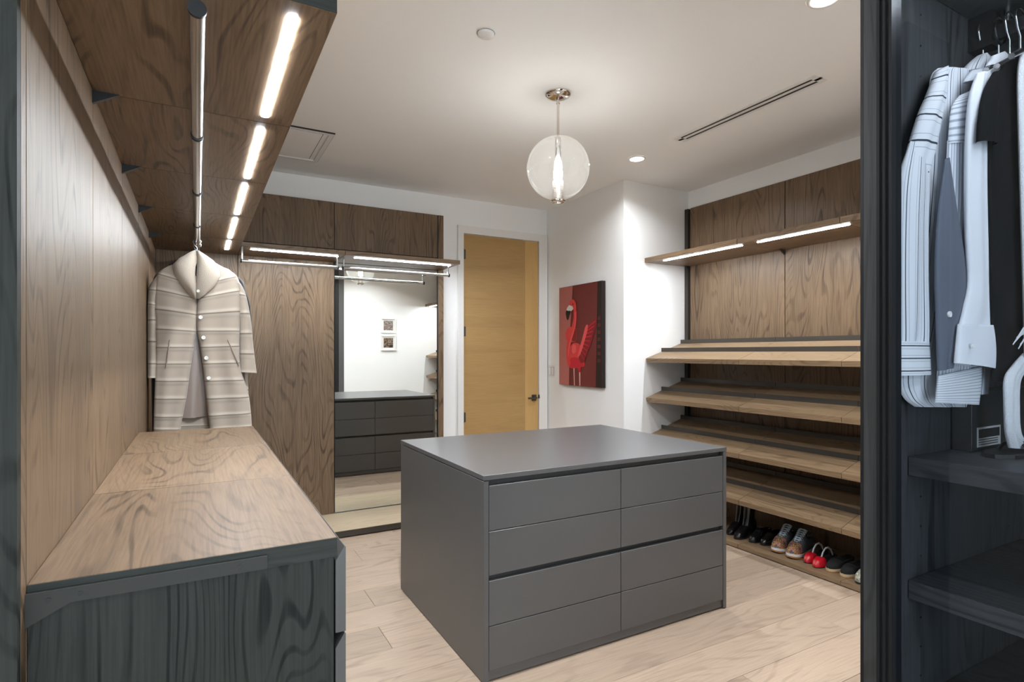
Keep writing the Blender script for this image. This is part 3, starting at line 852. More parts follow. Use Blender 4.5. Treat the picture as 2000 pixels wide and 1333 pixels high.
def cloth(name, rows, y, th, mat, root, nu=20, nv=36, fold=0.004, ff=3.0, seed=0.0, ribs=None, bend=None, square=0.5, open_end=True):
    """hanging piece of cloth: rows of (left x, left z, right x, right z) from top to bottom,
    rounded out towards the front and the back of the plane y"""
    if isinstance(th, (int, float)): th = [th]*len(rows)
    rr = [tuple(r)+(t_,) for r, t_ in zip(rows, th)]
    m = MB()
    rings = []
    uv = []
    for j in range(nv+1):
        v = j/nv
        xl, zl, xr, zr, t_ = cat(rr, v)
        ring = []
        for side in (-1, 1):
            for i in range(nu+1):
                s = i/nu if side < 0 else 1-i/nu
                if side > 0 and i in (0, nu): continue
                prof = max(0.0, 1-(2*s-1)**2)**square
                fo = fold*(math.sin(s*ff*2*math.pi+seed+1.3*v) + 0.6*math.sin(s*ff*5.1+seed*2.1-2*v))*min(1.0, 0.25+v)*prof
                x = xl+(xr-xl)*s; z = zl+(zr-zl)*s
                yy = y + side*t_*prof + fo
                if ribs: yy += side*ribs(v, s)*(0.3+0.7*prof)
                if bend: yy += bend(s, v)
                ring.append((x, yy, z)); uv.append((s, v))
        rings.append(ring)
    m.loops(rings, smooth=True, cap0=True)
    if not open_end:
        n_ = len(rings[0]); m.f.append([(nv)*n_ + k_ for k_ in range(n_)]); m.s.append(True)
    m.uv = {i: q for i, q in enumerate(uv)}
    return m.build(name, mat, root)

def button(root, x, y, z, r=0.006, mat=None):
    m = MB().lathe((x, y, z), [(0.0004, -0.0030), (r*0.55, -0.0030), (r*0.7, -0.0042), (r, -0.0035), (r, 0.0)], 16, axis='y')
    return m.build('button', mat or M['white'], root)

# -- the coat on the long rod
CY = 3.95
coat_m = plain('cream_boucle', (0.447, 0.387, 0.318), 0.95, spec=0.1, bump=0.9, bscale=260, sheen=0.3)
coat_s = stripes('cream_ribbed_boucle', (0.421, 0.361, 0.297), [(11.0, 0.17, (0.482, 0.430, 0.365)), (11.0, 0.035, (0.232, 0.185, 0.142))], axis='y', rough=0.95, bump=0.5, sheen=0.3, soft=0.3)
coat_sl = stripes('cream_ribbed_sleeve', (0.421, 0.361, 0.297), [(6.5, 0.17, (0.482, 0.430, 0.365)), (6.5, 0.035, (0.232, 0.185, 0.142))], axis='y', rough=0.95, bump=0.5, sheen=0.3, soft=0.3)
lining = plain('taupe_satin', (0.30, 0.235, 0.205), 0.3, spec=0.6)
def rib(n_):
    def f(v, s):
        q = (v*n_) % 1.0
        return 0.0065*(1.0 - min(1.0, abs(q-0.5)/0.20)**2) if abs(q-0.5) < 0.20 else 0.0
    return f
coat = thing('striped_coat', (0.03, CY, 0.90), 'cream wool coat with ribbed stripes hanging from the rod', 'coat')
cloth('lining', [(-0.120,1.80,0.16,1.80),(-0.19,1.66,0.235,1.66),(-0.20,1.29,0.265,1.285),(-0.205,1.02,0.27,1.02),(-0.205,0.985,0.27,0.985)], CY+0.055, 0.012, lining, coat, fold=0.010, ff=4, nv=20)
cloth('back', [(-0.149,1.86,0.199,1.86),(-0.20,1.66,0.255,1.67),(-0.215,1.291,0.285,1.284),(-0.22,0.95,0.295,0.94),(-0.22,0.90,0.298,0.90)], CY+0.085, 0.016, coat_s, coat, ribs=rib(11), nv=80)
cloth('front_panel', [(-0.110,1.925,-0.030,1.940),(-0.200,1.860,-0.010,1.80),(-0.222,1.730,0.000,1.690),(-0.217,1.567,-0.002,1.550),(-0.214,1.415,-0.017,1.416),(-0.217,1.281,-0.036,1.278),(-0.221,1.138,-0.053,1.132),(-0.225,0.995,-0.078,0.987),(-0.227,0.91,-0.089,0.90)], CY+0.005, [0.02,0.04,0.045,0.04,0.036,0.034,0.034,0.034,0.034], coat_s, coat, ribs=rib(11), nv=150, nu=22, fold=0.007, ff=1.6, seed=0.8, square=0.35)
cloth('front_panel', [(0.000,1.935,0.100,1.935),(0.005,1.800,0.215,1.870),(0.000,1.690,0.240,1.745),(-0.004,1.552,0.236,1.560),(0.015,1.416,0.234,1.425),(0.032,1.277,0.240,1.280),(0.045,1.129,0.283,1.130),(0.059,0.985,0.300,0.990),(0.069,0.889,0.305,0.893)], CY-0.002, [0.02,0.04,0.045,0.04,0.036,0.034,0.034,0.034,0.034], coat_s, coat, ribs=rib(11), nv=150, nu=22, fold=0.007, ff=1.6, seed=2.6, square=0.35)
cloth('sleeve', [(-0.190,1.868,-0.120,1.895),(-0.243,1.790,-0.180,1.790),(-0.256,1.700,-0.205,1.69),(-0.258,1.604,-0.206,1.606),(-0.258,1.472,-0.206,1.472),(-0.258,1.329,-0.206,1.329),(-0.257,1.236,-0.206,1.235)], CY+0.030, [0.03,0.042,0.046,0.046,0.044,0.044,0.042], coat_sl, coat, ribs=rib(6.5), nv=90, nu=14, fold=0.003, ff=1.2, square=0.5)
cloth('sleeve', [(0.110,1.925,0.180,1.905),(0.185,1.850,0.246,1.815),(0.222,1.740,0.276,1.735),(0.231,1.579,0.302,1.581),(0.233,1.417,0.316,1.417),(0.235,1.262,0.335,1.254)], CY+0.022, [0.03,0.042,0.046,0.048,0.046,0.044], coat_sl, coat, ribs=rib(6.5), nv=90, nu=14, fold=0.003, ff=1.2, square=0.5)
# cowl collar: two soft folded halves that meet at the throat
def collar(points, name):
    m = MB(); rings = []
    for (cx, cz, hw, hh, yo) in points:
        ring = []
        for k in range(18):
            t = 2*math.pi*k/18
            ring.append((cx+hw*math.cos(t), CY+yo+hh*math.sin(t)*0.9, cz+0.010*math.sin(2*t)))
        rings.append(ring)
    m.loops(rings, cap0=True, cap1=True)
    return m.build(name, coat_m, coat)
collar([(-0.006,2.004,0.008,0.020,0.03),(-0.020,1.985,0.025,0.032,0.015),(-0.048,1.945,0.050,0.045,-0.005),(-0.068,1.905,0.060,0.050,-0.022),(-0.066,1.860,0.056,0.046,-0.040),(-0.046,1.800,0.044,0.038,-0.050),(-0.024,1.745,0.022,0.024,-0.052),(-0.012,1.715,0.008,0.010,-0.050)], 'collar_half')
collar([(0.006,2.006,0.006,0.020,0.03),(0.020,1.985,0.024,0.030,0.012),(0.045,1.950,0.046,0.042,-0.004),(0.062,1.905,0.062,0.048,-0.020),(0.060,1.850,0.064,0.045,-0.040),(0.045,1.795,0.052,0.036,-0.050),(0.020,1.745,0.030,0.024,-0.054),(0.000,1.718,0.012,0.010,-0.053)], 'collar_half')
for x, z in ((0.018,1.599),(0.033,1.476),(0.048,1.352),(0.061,1.230)):
    button(coat, x, CY-0.043, z, 0.0115)
button(coat, 0.005, CY-0.095, 1.752, 0.009)
MB().tube([(-0.142, CY-0.043, 1.461), (-0.150, CY-0.046, 1.38), (-0.160, CY-0.043, 1.300)], 0.0035, 6).build('pocket', lining, coat)
MB().tube([(0.165, CY-0.046, 1.465), (0.196, CY-0.048, 1.385), (0.227, CY-0.036, 1.305)], 0.0035, 6).build('pocket', lining, coat)

def hanger(x, y, zr, zs, half, label, group, mat, wire=0.0022, slope=0.07, hook_r=0.022):
    h_ = thing('clothes_hanger', (x, y, zs), label, 'hanger', group)
    pts = []
    for k in range(15):
        t = math.radians(-30 + 240*k/14)
        pts.append((x+hook_r*math.cos(t), y, zr+hook_r*math.sin(t)-0.002))
    pts = pts[::-1]
    pts = pts[::-1]
    m = MB().tube(pts, wire, 8)
    e = pts[-1]
    m.tube([e, (x-hook_r*0.6, y, zr-hook_r*1.2), (x, y, zr-hook_r*1.9), (x, y, zs)], wire, 8)
    m.build('hook', M['chrome'], h_)
    m = MB().tube([(x-half, y, zs-slope), (x-half*0.5, y, zs-slope*0.42), (x, y, zs), (x+half*0.5, y, zs-slope*0.42), (x+half, y, zs-slope)], 0.006, 8)
    m.build('shoulder_bar', mat, h_)
    return h_
hanger(0.0, CY+0.055, 2.075, 1.985, 0.15, 'hanger holding the cream striped coat', 'hangers on the long rod', M['black'])

# black garments behind the coat
blk = plain('black_wool', (0.010, 0.010, 0.011), 0.9, sheen=0.2)
bc = thing('black_coat', (0.03, 4.12, 0.80), 'black coat hanging behind the cream striped one', 'coat')
cloth('body', [(-0.05,1.955,0.06,1.955),(-0.17,1.90,0.20,1.90),(-0.235,1.84,0.275,1.83),(-0.245,1.60,0.285,1.60),(-0.245,1.2,0.285,1.2),(-0.24,0.80,0.28,0.80)], 4.12, 0.035, blk, bc, fold=0.008)
cloth('sleeve', [(-0.21,1.85,-0.15,1.87),(-0.255,1.75,-0.19,1.75),(-0.257,1.5,-0.20,1.5),(-0.257,1.25,-0.20,1.25)], 4.075, 0.03, blk, bc)
cloth('sleeve', [(0.18,1.87,0.24,1.84),(0.24,1.72,0.30,1.72),(0.25,1.5,0.315,1.5),(0.25,1.28,0.315,1.28)], 4.075, 0.03, blk, bc)
hanger(0.0, 4.13, 2.075, 1.975, 0.18, 'hanger holding the black coat', 'hangers on the long rod', M['black'])

# -- the clothes behind the glass
cotton = plain('white_cotton', (0.78, 0.79, 0.82), 0.85, spec=0.15, bump=0.1, bscale=600)
A_b = stripes('bold_stripe_cotton', (0.74, 0.755, 0.785), [(7, 0.030, (0.05, 0.055, 0.07)), (14, 0.045, (0.42, 0.44, 0.48))])
A_s = stripes('bold_stripe_sleeve', (0.74, 0.755, 0.785), [(4, 0.035, (0.05, 0.055, 0.07)), (8, 0.035, (0.42, 0.44, 0.48))])
A_c = stripes('bold_stripe_cuff', (0.76, 0.775, 0.80), [(3, 0.05, (0.05, 0.055, 0.07)), (6, 0.03, (0.35, 0.37, 0.42))], axis='y')
A_u = stripes('bold_stripe_upper_sleeve', (0.74, 0.755, 0.785), [(5, 0.040, (0.05, 0.055, 0.07)), (10, 0.03, (0.45, 0.47, 0.5))], axis='y')
B_v = stripes('fine_stripe_cotton', (0.70, 0.72, 0.76), [(26, 0.20, (0.40, 0.42, 0.47)), (13, 0.06, (0.78, 0.79, 0.82))], soft=0.4)
B_h = stripes('fine_stripe_yoke', (0.72, 0.74, 0.77), [(11, 0.17, (0.36, 0.38, 0.43))], axis='y', soft=0.4)
B_c = stripes('fine_stripe_cuff', (0.74, 0.76, 0.79), [(13, 0.13, (0.38, 0.40, 0.44))], axis='y', soft=0.4)
slate = plain('slate_cotton', (0.125, 0.140, 0.175), 0.8, bump=0.1, bscale=700)
jersey = plain('black_jersey', (0.008, 0.008, 0.0085), 0.9, spec=0.1)
fluff = plain('white_mohair', (0.80, 0.81, 0.83), 1.0, spec=0.05, bump=1.0, bscale=500, sheen=0.5)

sA = thing('boldly_striped_shirt', (1.35, 0.58, 1.27), 'white shirt with bold dark stripes, first on the rail', 'shirt')
cloth('body', [(1.324,1.968,1.505,2.000),(1.291,1.929,1.563,2.004),(1.279,1.783,1.575,1.834),(1.256,1.628,1.563,1.660),(1.215,1.455,1.538,1.464),(1.173,1.345,1.526,1.328),(1.191,1.301,1.513,1.278),(1.235,1.279,1.490,1.268)], 0.588, 0.014, A_b, sA, fold=0.003, ff=4)
cloth('sleeve', [(1.296,1.950,1.330,1.968),(1.266,1.900,1.318,1.905),(1.230,1.850,1.300,1.848),(1.192,1.779,1.276,1.780),(1.158,1.715,1.250,1.709)], 0.576, [0.010,0.014,0.015,0.015,0.009], A_u, sA, fold=0.003, ff=2, nu=14)
cloth('lower_sleeve', [(1.190,1.790,1.266,1.785),(1.152,1.712,1.252,1.706),(1.143,1.632,1.246,1.644),(1.141,1.528,1.248,1.535),(1.143,1.433,1.253,1.435),(1.143,1.402,1.253,1.402)], 0.574, [0.006,0.016,0.017,0.016,0.014,0.012], A_s, sA, fold=0.004, ff=2, nu=16)
cloth('cuff', [(1.140,1.407,1.253,1.407),(1.139,1.375,1.255,1.375),(1.140,1.343,1.255,1.343)], 0.573, [0.014,0.015,0.016], A_c, sA, fold=0.0005, nu=16, nv=14)
cloth('collar', [(1.478,2.030,1.506,2.040),(1.450,2.012,1.526,2.030),(1.428,1.995,1.530,2.018),(1.415,1.980,1.530,2.003)], 0.578, [0.008,0.014,0.018,0.018], A_s, sA, fold=0.002, nu=14, nv=14)
sB = thing('finely_striped_shirt', (1.38, 0.566, 1.28), 'pale shirt with fine grey stripes and a crosswise yoke', 'shirt')
cloth('yoke', [(1.345,1.905,1.477,1.961),(1.312,1.871,1.501,1.928),(1.299,1.800,1.513,1.838)], 0.5595, [0.006,0.009,0.010], B_h, sB, fold=0.001, nv=14)
cloth('body', [(1.299,1.806,1.513,1.842),(1.288,1.679,1.513,1.708),(1.272,1.516,1.501,1.529),(1.262,1.375,1.489,1.374),(1.252,1.305,1.477,1.297)], 0.5605, [0.008,0.010,0.010,0.010,0.010], B_v, sB, fold=0.003, ff=3.4)
cloth('collar', [(1.390,1.966,1.455,1.986),(1.370,1.950,1.473,1.981),(1.357,1.934,1.478,1.965)], 0.556, [0.005,0.009,0.011], B_h, sB, nv=12, fold=0.001)
cloth('cuff', [(1.234,1.341,1.418,1.358),(1.228,1.316,1.411,1.321),(1.222,1.291,1.400,1.279)], 0.5475, [0.006,0.008,0.009], B_c, sB, nv=14, fold=0.0008)
sC = thing('slate_shirt', (1.29, 0.553, 1.35), 'slate grey shirt sleeve with a pale button between striped shirts', 'shirt')
cloth('sleeve', [(1.263,1.760,1.276,1.765),(1.239,1.670,1.301,1.678),(1.228,1.600,1.325,1.610),(1.224,1.527,1.350,1.535),(1.228,1.473,1.336,1.477),(1.231,1.414,1.309,1.415),(1.235,1.351,1.288,1.357)], 0.5475, [0.003,0.007,0.009,0.010,0.010,0.009,0.007], slate, sC, fold=0.002, ff=2)
cloth('body', [(1.40,1.93,1.49,1.97),(1.385,1.80,1.51,1.80),(1.37,1.50,1.50,1.50),(1.36,1.36,1.48,1.36)], 0.5495, 0.004, slate, sC, fold=0.001)
button(sC, 1.256, 0.5395, 1.459, 0.006)
sD = thing('plain_white_shirt', (1.42, 0.545, 1.36), 'plain white shirt with a wide open cuff', 'shirt')
cloth('body', [(1.392,1.951,1.494,2.005),(1.375,1.910,1.506,1.956),(1.362,1.788,1.513,1.814),(1.358,1.633,1.518,1.650),(1.358,1.478,1.518,1.484),(1.353,1.375,1.518,1.374)], 0.541, 0.006, cotton, sD, fold=0.002)
cloth('sleeve', [(1.362,1.945,1.398,1.955),(1.330,1.885,1.386,1.892),(1.316,1.779,1.399,1.793),(1.314,1.627,1.410,1.637),(1.322,1.527,1.431,1.533),(1.302,1.475,1.463,1.476),(1.283,1.437,1.478,1.437)], 0.5345, [0.006,0.009,0.011,0.011,0.011,0.012,0.012], cotton, sD, fold=0.003, ff=2.2)
cloth('cuff', [(1.277,1.441,1.479,1.441),(1.269,1.400,1.487,1.390),(1.263,1.366,1.499,1.346)], 0.5335, [0.012,0.014,0.015], cotton, sD, fold=0.002, ff=1.5, nv=14)
cloth('collar', [(1.446,2.004,1.498,2.026),(1.434,1.992,1.514,2.018),(1.420,1.976,1.520,2.003)], 0.542, [0.006,0.010,0.012], cotton, sD, nv=12, fold=0.001)
button(sD, 1.300, 0.520, 1.398, 0.004)
sE = thing('black_short_sleeved_top', (1.50, 0.525, 1.32), 'black short sleeved top among the white shirts', 'top')
cloth('body', [(1.480,2.000,1.548,2.022),(1.425,1.960,1.598,2.005),(1.385,1.889,1.620,1.940),(1.374,1.754,1.625,1.794),(1.380,1.560,1.638,1.579),(1.387,1.416,1.652,1.419),(1.393,1.328,1.666,1.321)], 0.523, 0.009, jersey, sE, fold=0.003)
cloth('sleeve', [(1.385,1.945,1.430,1.956),(1.346,1.896,1.410,1.905),(1.326,1.840,1.397,1.849),(1.319,1.794,1.388,1.800)], 0.5175, [0.006,0.010,0.011,0.011], jersey, sE, fold=0.001)
sF = thing('white_fluffy_cardigan', (1.57, 0.50, 1.19), 'fluffy white cardigan with fringed ties', 'cardigan')
cloth('body', [(1.500,2.015,1.575,2.035),(1.459,1.992,1.651,2.020),(1.443,1.936,1.665,1.988),(1.450,1.792,1.679,1.831),(1.464,1.584,1.693,1.603),(1.474,1.417,1.708,1.420),(1.471,1.343,1.708,1.304)], 0.499, 0.013, fluff, sF, fold=0.004, ff=2.5)
cloth('scarf_tail', [(1.485,1.385,1.530,1.375),(1.440,1.362,1.492,1.348),(1.404,1.335,1.462,1.325),(1.402,1.282,1.455,1.280),(1.408,1.225,1.460,1.222),(1.420,1.195,1.520,1.185)], 0.505, [0.005,0.007,0.008,0.008,0.009,0.009], fluff, sF, fold=0.002)
rnd = random.Random(3)
for k in range(9):
    z0 = 1.43 - 0.004*k
    a = (1.468+0.002*k, 0.494-0.001*k, z0)
    ex = 1.385 + 0.008*k; ez = 1.405 + 0.004*rnd.uniform(-3, 6)
    MB().tube([a, (a[0]-0.03, 0.488, z0+0.006*rnd.uniform(0.3, 1.5)), ((a[0]+ex)/2, 0.485, z0+0.004), (ex, 0.487, ez)], [0.0025, 0.002, 0.0018, 0.001], 6).build('fringe', fluff, sF)
for k in range(8):
    x = 1.478 + 0.006*k
    MB().tube([(x, 0.489, 1.335), (x-0.006*rnd.uniform(0,2), 0.484, 1.29), (x-0.012*rnd.uniform(0,1.5), 0.486, 1.235+0.02*rnd.random())], [0.0025, 0.002, 0.0012], 6).build('fringe', fluff, sF)
HY = [(0.588, 2.01, 'hanger holding the boldly striped shirt'), (0.560, 1.985, 'hanger holding the finely striped shirt'),
      (0.541, 2.01, 'hanger holding the plain white shirt'), (0.523, 2.01, 'hanger holding the black short sleeved top'), (0.499, 2.02, 'hanger holding the fluffy white cardigan')]
for y, zs, lb in HY:
    hanger(1.522, y, 2.096, zs, 0.11, lb, 'wire hangers in the glass wardrobe', M['chrome'], wire=0.0024, slope=0.045, hook_r=0.021)

bxg = plain('dark_carton', (0.02, 0.02, 0.021), 0.5)
bo = thing('carton', (1.55, 0.585, 1.176), 'slim dark carton with a barcode label on the wardrobe shelf', 'box')
bx('carton_body', bxg, bo, 1.425, 1.74, 0.570, 0.606, 1.1765, 1.305, bevel=0.001)
bx('barcode_label', M['white'], bo, 1.447, 1.556, 0.5690, 0.5698, 1.184, 1.226)
rb = random.Random(5)
x = 1.453
m = MB()
while x < 1.548:
    w = rb.choice([0.0008, 0.0012, 0.0020])
    m.box(x, x+w, 0.5684, 0.5689, 1.203, 1.222); x += w + rb.choice([0.0008, 0.0013])
tag(m.build('barcode_bars', M['black'], bo), kind='stuff')
m = MB()
for z in (1.198, 1.193, 1.188):
    x = 1.453
    while x < 1.54:
        w = rb.uniform(0.003, 0.008); m.box(x, x+w, 0.5684, 0.5689, z, z+0.0022); x += w+0.0015
tag(m.build('label_print', M['grey'], bo), kind='stuff')

sd = thing('black_sandal', (1.45, 0.50, 1.176), 'flat black sandal with a white knotted tie on the shelf', 'sandal')
m = MB(); rings = []
for k in range(11):
    t = k/10.0
    cx, cy = 1.375+0.23*t, 0.520-0.045*t
    w = 0.034*(0.55+0.45*math.sin(math.pi*min(1, t*0.9+0.1)))*(0.35 if k in (0, 10) else 1)
    rings.append([(cx, cy-w, 1.1765), (cx, cy+w, 1.1765), (cx, cy+w, 1.1845), (cx, cy-w, 1.1845)])
m.loops(rings, cap0=True, cap1=True, smooth=False).build('sole', M['black'], sd)
MB().tube([(1.45, 0.482, 1.184), (1.455, 0.49, 1.200), (1.462, 0.51, 1.206), (1.468, 0.53, 1.198), (1.470, 0.540, 1.184)], 0.007, 8, flat=0.5).build('strap', M['black'], sd)
MB().tube([(1.428, 0.478, 1.188), (1.442, 0.474, 1.196), (1.452, 0.476, 1.190), (1.470, 0.474, 1.204), (1.486, 0.475, 1.216)], [0.003, 0.006, 0.007, 0.005, 0.003], 8).build('knot', cotton, sd)

# ------------------------------------------------------------------ shoes on the plinth (toes towards the room, -x)
ZP = 0.0335
patent = plain('black_patent', (0.008, 0.008, 0.009), 0.16, spec=0.6)
suede = plain('black_suede', (0.010, 0.010, 0.010), 0.95)
redp = plain('red_patent', (0.55, 0.010, 0.022), 0.14, spec=0.6, coat=0.5)
camo = speckle('sneaker_print', [(0.03,0.03,0.035), (0.50,0.27,0.05), (0.05,0.05,0.06), (0.42,0.13,0.10), (0.30,0.17,0.08)], 42)
gumr = plain('gum_rubber', (0.36, 0.16, 0.055), 0.6)
whiter = plain('white_rubber', (0.66, 0.68, 0.70), 0.6)
lacem = plain('pale_blue_lace', (0.40, 0.50, 0.58), 0.9)
mesh_g = plain('grey_mesh', (0.075, 0.085, 0.095), 0.9)
rope = stripes('jute_rope', (0.55, 0.44, 0.28), [(2, 0.10, (0.20, 0.14, 0.08))], axis='y', bump=0.6)
snakem = speckle('snake_print', [(0.62,0.60,0.48), (0.02,0.02,0.02), (0.55,0.54,0.42), (0.03,0.03,0.03), (0.66,0.64,0.52)], 95)

def half_width(t, w):
    """half the width of a foot outline; toe at t = 0, heel at t = 1"""
    if t < 0.34:
        k_ = max(0.0, 1-(1-t/0.34)**2.3)**0.5
    elif t < 0.90:
        k_ = 1.0 - 0.28*math.sin((t-0.34)/0.56*math.pi*0.5)
    else:
        k_ = 0.72*math.sqrt(max(0.0, 1-((t-0.90)/0.1002)**2))
    return max(w*k_, 0.0015)
TS = sorted(set([0.0, 0.004, 0.012, 0.025, 0.045, 0.07, 0.10, 0.14, 0.18, 0.24, 0.30, 0.36, 0.44, 0.52, 0.60, 0.68, 0.76, 0.84, 0.90, 0.935, 0.965, 0.985, 0.996, 1.0]))
def sole(L, w):
    """outline of a sole, toe at x=0"""
    return [(L*t, half_width(t, w)) for t in TS]

class Shoe:
    def __init__(self, name, x, y, turn, label, group, cat_='shoe', z=ZP):
        self.r = thing(name, (x, y, z), label, cat_, group)
        self.r.rotation_euler = (0, 0, math.radians(turn))
    def part(self, m, name, mat):
        o = m.build(name, mat)
        o.parent = self.r
        return o
    def slab(self, name, mat, L, w, z0, z1, grow=0.0, rise=0.0):
        o = sole(L, w)
        rings = []
        for (x, ww) in o:
            lift = rise*max(0.0, 1-x/(0.28*L))**2
            a = ww+grow
            rings.append([(x-grow*0.5, -a, z0+lift), (x-grow*0.5, a, z0+lift), (x-grow*0.5, a*1.0, z1+lift*0.8), (x-grow*0.5, -a, z1+lift*0.8)])
        return self.part(MB().loops(rings, cap0=True, cap1=True, smooth=False), name, mat)
    def upper(self, name, mat, L, w, z0, heights, t0=0.0, t1=1.0, taper=0.55, opening=None):
        """rounded upper over the sole; heights are (t, height) knots; opening = (t start, rim width) leaves the foot hole"""
        rings = []
        n_ = 22
        ts = [t0] + [t for t in TS if t0 < t < t1] + [t1]
        for t in ts:
            ww = half_width(t, w)
            hh = [h for h in heights]
            for (ta, ha), (tb, hb) in zip(hh[:-1], hh[1:]):
                if ta <= t <= tb:
                    q = (t-ta)/max(1e-6, tb-ta); q = q*q*(3-2*q); h = ha*(1-q)+hb*q; break
            ring = []
            for k in range(n_+1):
                a = math.pi*k/n_
                c, s = math.cos(a), math.sin(a)
                sx = abs(c)**taper*(1 if c >= 0 else -1)
                sz = s**0.75
                hz = h
                if opening and t > opening[0]:
                    hz = h
                    if sz > opening[1]:
                        # fold the top inwards to make the mouth of the shoe
                        d_ = (sz-opening[1])/(1-opening[1])
                        ring.append((L*t, ww*sx*(1-0.15*d_), z0+h*opening[1]-h*0.75*d_))
                        continue
                ring.append((L*t, ww*sx, z0+hz*sz))
            rings.append(ring)
        return self.part(MB().loops(rings, closed=False), name, mat)

# tall black boots
for (x, y, lb) in ((3.40, 2.79, 'black patent ankle boot nearest the dark pumps'), (3.435, 2.885, 'black patent ankle boot closest to the island')):
    s = Shoe('ankle_boot', x, y, 6, lb, 'black ankle boots', 'boot')
    s.slab('sole', M['black'], 0.25, 0.038, 0.0, 0.010)
    s.upper('vamp', patent, 0.25, 0.037, 0.009, [(0, 0.012), (0.18, 0.045), (0.40, 0.070), (0.62, 0.115), (1.0, 0.10)])
    rings = []
    for (z, cx, rx, ry) in ((0.06, 0.165, 0.070, 0.036), (0.10, 0.168, 0.056, 0.036), (0.14, 0.172, 0.050, 0.036), (0.20, 0.176, 0.050, 0.040), (0.235, 0.178, 0.052, 0.042)):
        rings.append([(cx+rx*math.cos(t*math.pi/10), ry*math.sin(t*math.pi/10), z) for t in range(20)])
    s.part(MB().loops(rings), 'shaft', patent)
    s.part(MB().box(0.19, 0.245, -0.026, 0.026, 0.0, 0.03), 'heel', M['black'])
# black shiny lace-ups
for (x, y, lb) in ((3.435, 2.690, 'shiny black pump beside the ankle boots'), (3.455, 2.612, 'shiny black pump beside the colourful trainers')):
    s = Shoe('black_pump', x, y, 4, lb, 'shiny black pumps')
    s.slab('sole', M['black'], 0.24, 0.037, 0.0, 0.008)
    s.upper('upper', patent, 0.24, 0.036, 0.007, [(0, 0.015), (0.12, 0.042), (0.34, 0.058), (0.5, 0.09), (1.0, 0.085)], opening=(0.48, 0.75))
    s.part(MB().box(0.18, 0.235, -0.024, 0.024, 0.0, 0.022), 'heel', M['black'])
    s.part(MB().tube([(0.085, -0.030, 0.045), (0.092, -0.012, 0.066), (0.092, 0.012, 0.066), (0.085, 0.030, 0.045)], 0.006, 8), 'strap', patent)
# trainers
for (x, y, lb) in ((3.395, 2.470, 'colourful laced trainer beside the black pump'), (3.385, 2.352, 'colourful laced trainer beside the red ballet flat')):
    s = Shoe('trainer', x, y, 8, lb, 'pair of colourful trainers')
    s.slab('outsole', gumr, 0.285, 0.049, 0.0, 0.012, rise=0.012)
    s.slab('midsole', whiter, 0.285, 0.049, 0.0122, 0.030, grow=0.001, rise=0.010)
    s.upper('toe_overlay', camo, 0.283, 0.0474, 0.028, [(0, 0.016), (0.14, 0.047), (0.30, 0.070), (1.0, 0.1)], t1=0.29)
    s.upper('upper', mesh_g, 0.283, 0.047, 0.028, [(0, 0.018), (0.14, 0.046), (0.32, 0.072), (0.55, 0.112), (0.75, 0.088), (1.0, 0.105)], t0=0.28, opening=(0.60, 0.80))
    rings = []
    for k in range(9):
        t = k/8.0
        xx = 0.078+0.098*t
        zt = 0.028+0.048+0.066*t
        wv = 0.017+0.009*t
        rings.append([(xx, -wv, zt+0.004), (xx, -wv*0.4, zt+0.014), (xx, wv*0.4, zt+0.014), (xx, wv, zt+0.004)])
    s.part(MB().loops(rings, closed=False), 'tongue', mesh_g)
    m = MB()
    for k in range(7):
        t = k/6.0
        xx = 0.082+0.088*t; zt = 0.028+0.052+0.064*t; wv = 0.022+0.007*t
        m.tube([(xx, -wv, zt+0.002), (xx+0.004, -wv*0.4, zt+0.017), (xx+0.009, wv*0.4, zt+0.019), (xx+0.013, wv, zt+0.009)], 0.0034, 6)
        m.tube([(xx+0.013, -wv, zt+0.009), (xx+0.009, -wv*0.4, zt+0.019), (xx+0.004, wv*0.4, zt+0.017), (xx, wv, zt+0.002)], 0.0034, 6)
    s.part(m, 'laces', lacem)
    s.part(MB().tube([(0.19, -0.026, 0.125), (0.235, -0.032, 0.118), (0.272, -0.018, 0.130), (0.276, 0.0, 0.133), (0.272, 0.018, 0.130), (0.235, 0.032, 0.118), (0.19, 0.026, 0.125)], 0.007, 8), 'collar', mesh_g)
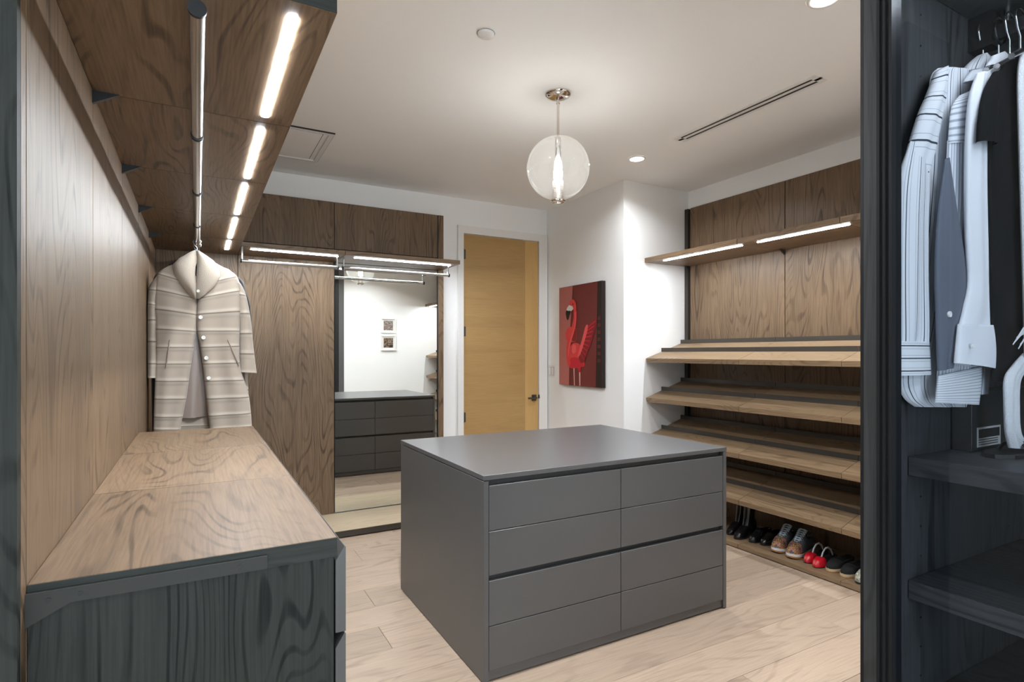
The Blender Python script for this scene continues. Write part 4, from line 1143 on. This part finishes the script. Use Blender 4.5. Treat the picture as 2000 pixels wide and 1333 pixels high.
# red ballet flats with a clear bow of plastic inside
clearp = plain('clear_plastic_insert', (0.62, 0.65, 0.68), 0.25)
for (x, y, lb) in ((3.410, 2.256, 'red toed ballet flat next to the trainers'), (3.385, 2.180, 'red toed ballet flat next to the rope soled shoes')):
    s = Shoe('ballet_flat', x, y, 2, lb, 'red toed ballet flats')
    s.slab('sole', M['black'], 0.235, 0.036, 0.0, 0.006)
    s.upper('toe_cap', redp, 0.235, 0.036, 0.005, [(0, 0.018), (0.09, 0.044), (0.24, 0.054), (0.32, 0.052), (1.0, 0.05)], t1=0.33)
    s.upper('upper', suede, 0.235, 0.0355, 0.005, [(0, 0.03), (0.3, 0.050), (1.0, 0.055)], t0=0.325, opening=(0.3, 0.72))
    s.part(MB().tube([(0.075, 0, 0.045), (0.095, 0, 0.080), (0.120, 0, 0.100), (0.150, 0, 0.102), (0.180, 0, 0.085), (0.205, 0, 0.045)], 0.0042, 8, flat=1.6), 'shape_keeper', clearp)
# rope soled shoes
for (x, y, lb) in ((3.395, 2.096, 'black espadrille with rope sole next to the red flats'), (3.390, 2.004, 'black espadrille with rope sole next to the snake print shoe')):
    s = Shoe('espadrille', x, y, 0, lb, 'rope soled black shoes')
    s.slab('rubber_sole', gumr, 0.25, 0.043, 0.0, 0.006)
    s.slab('rope_sole', plain('jute', (0.52, 0.40, 0.24), 0.9, bump=0.8, bscale=150), 0.25, 0.043, 0.0062, 0.014, grow=0.001)
    s.slab('rope_band', rope, 0.25, 0.042, 0.0145, 0.022, grow=0.001)
    s.upper('upper', suede, 0.25, 0.041, 0.021, [(0, 0.014), (0.12, 0.030), (0.3, 0.042), (0.5, 0.055), (1.0, 0.055)], opening=(0.42, 0.75))
s = Shoe('snake_print_shoe', 3.370, 1.908, -4, 'snake print slip-on shoe at the wardrobe end of the row', None)
s.slab('sole', M['black'], 0.26, 0.042, 0.0, 0.012)
s.upper('upper', snakem, 0.26, 0.042, 0.011, [(0, 0.022), (0.12, 0.048), (0.28, 0.062), (0.42, 0.085), (1.0, 0.07)], opening=(0.45, 0.75))
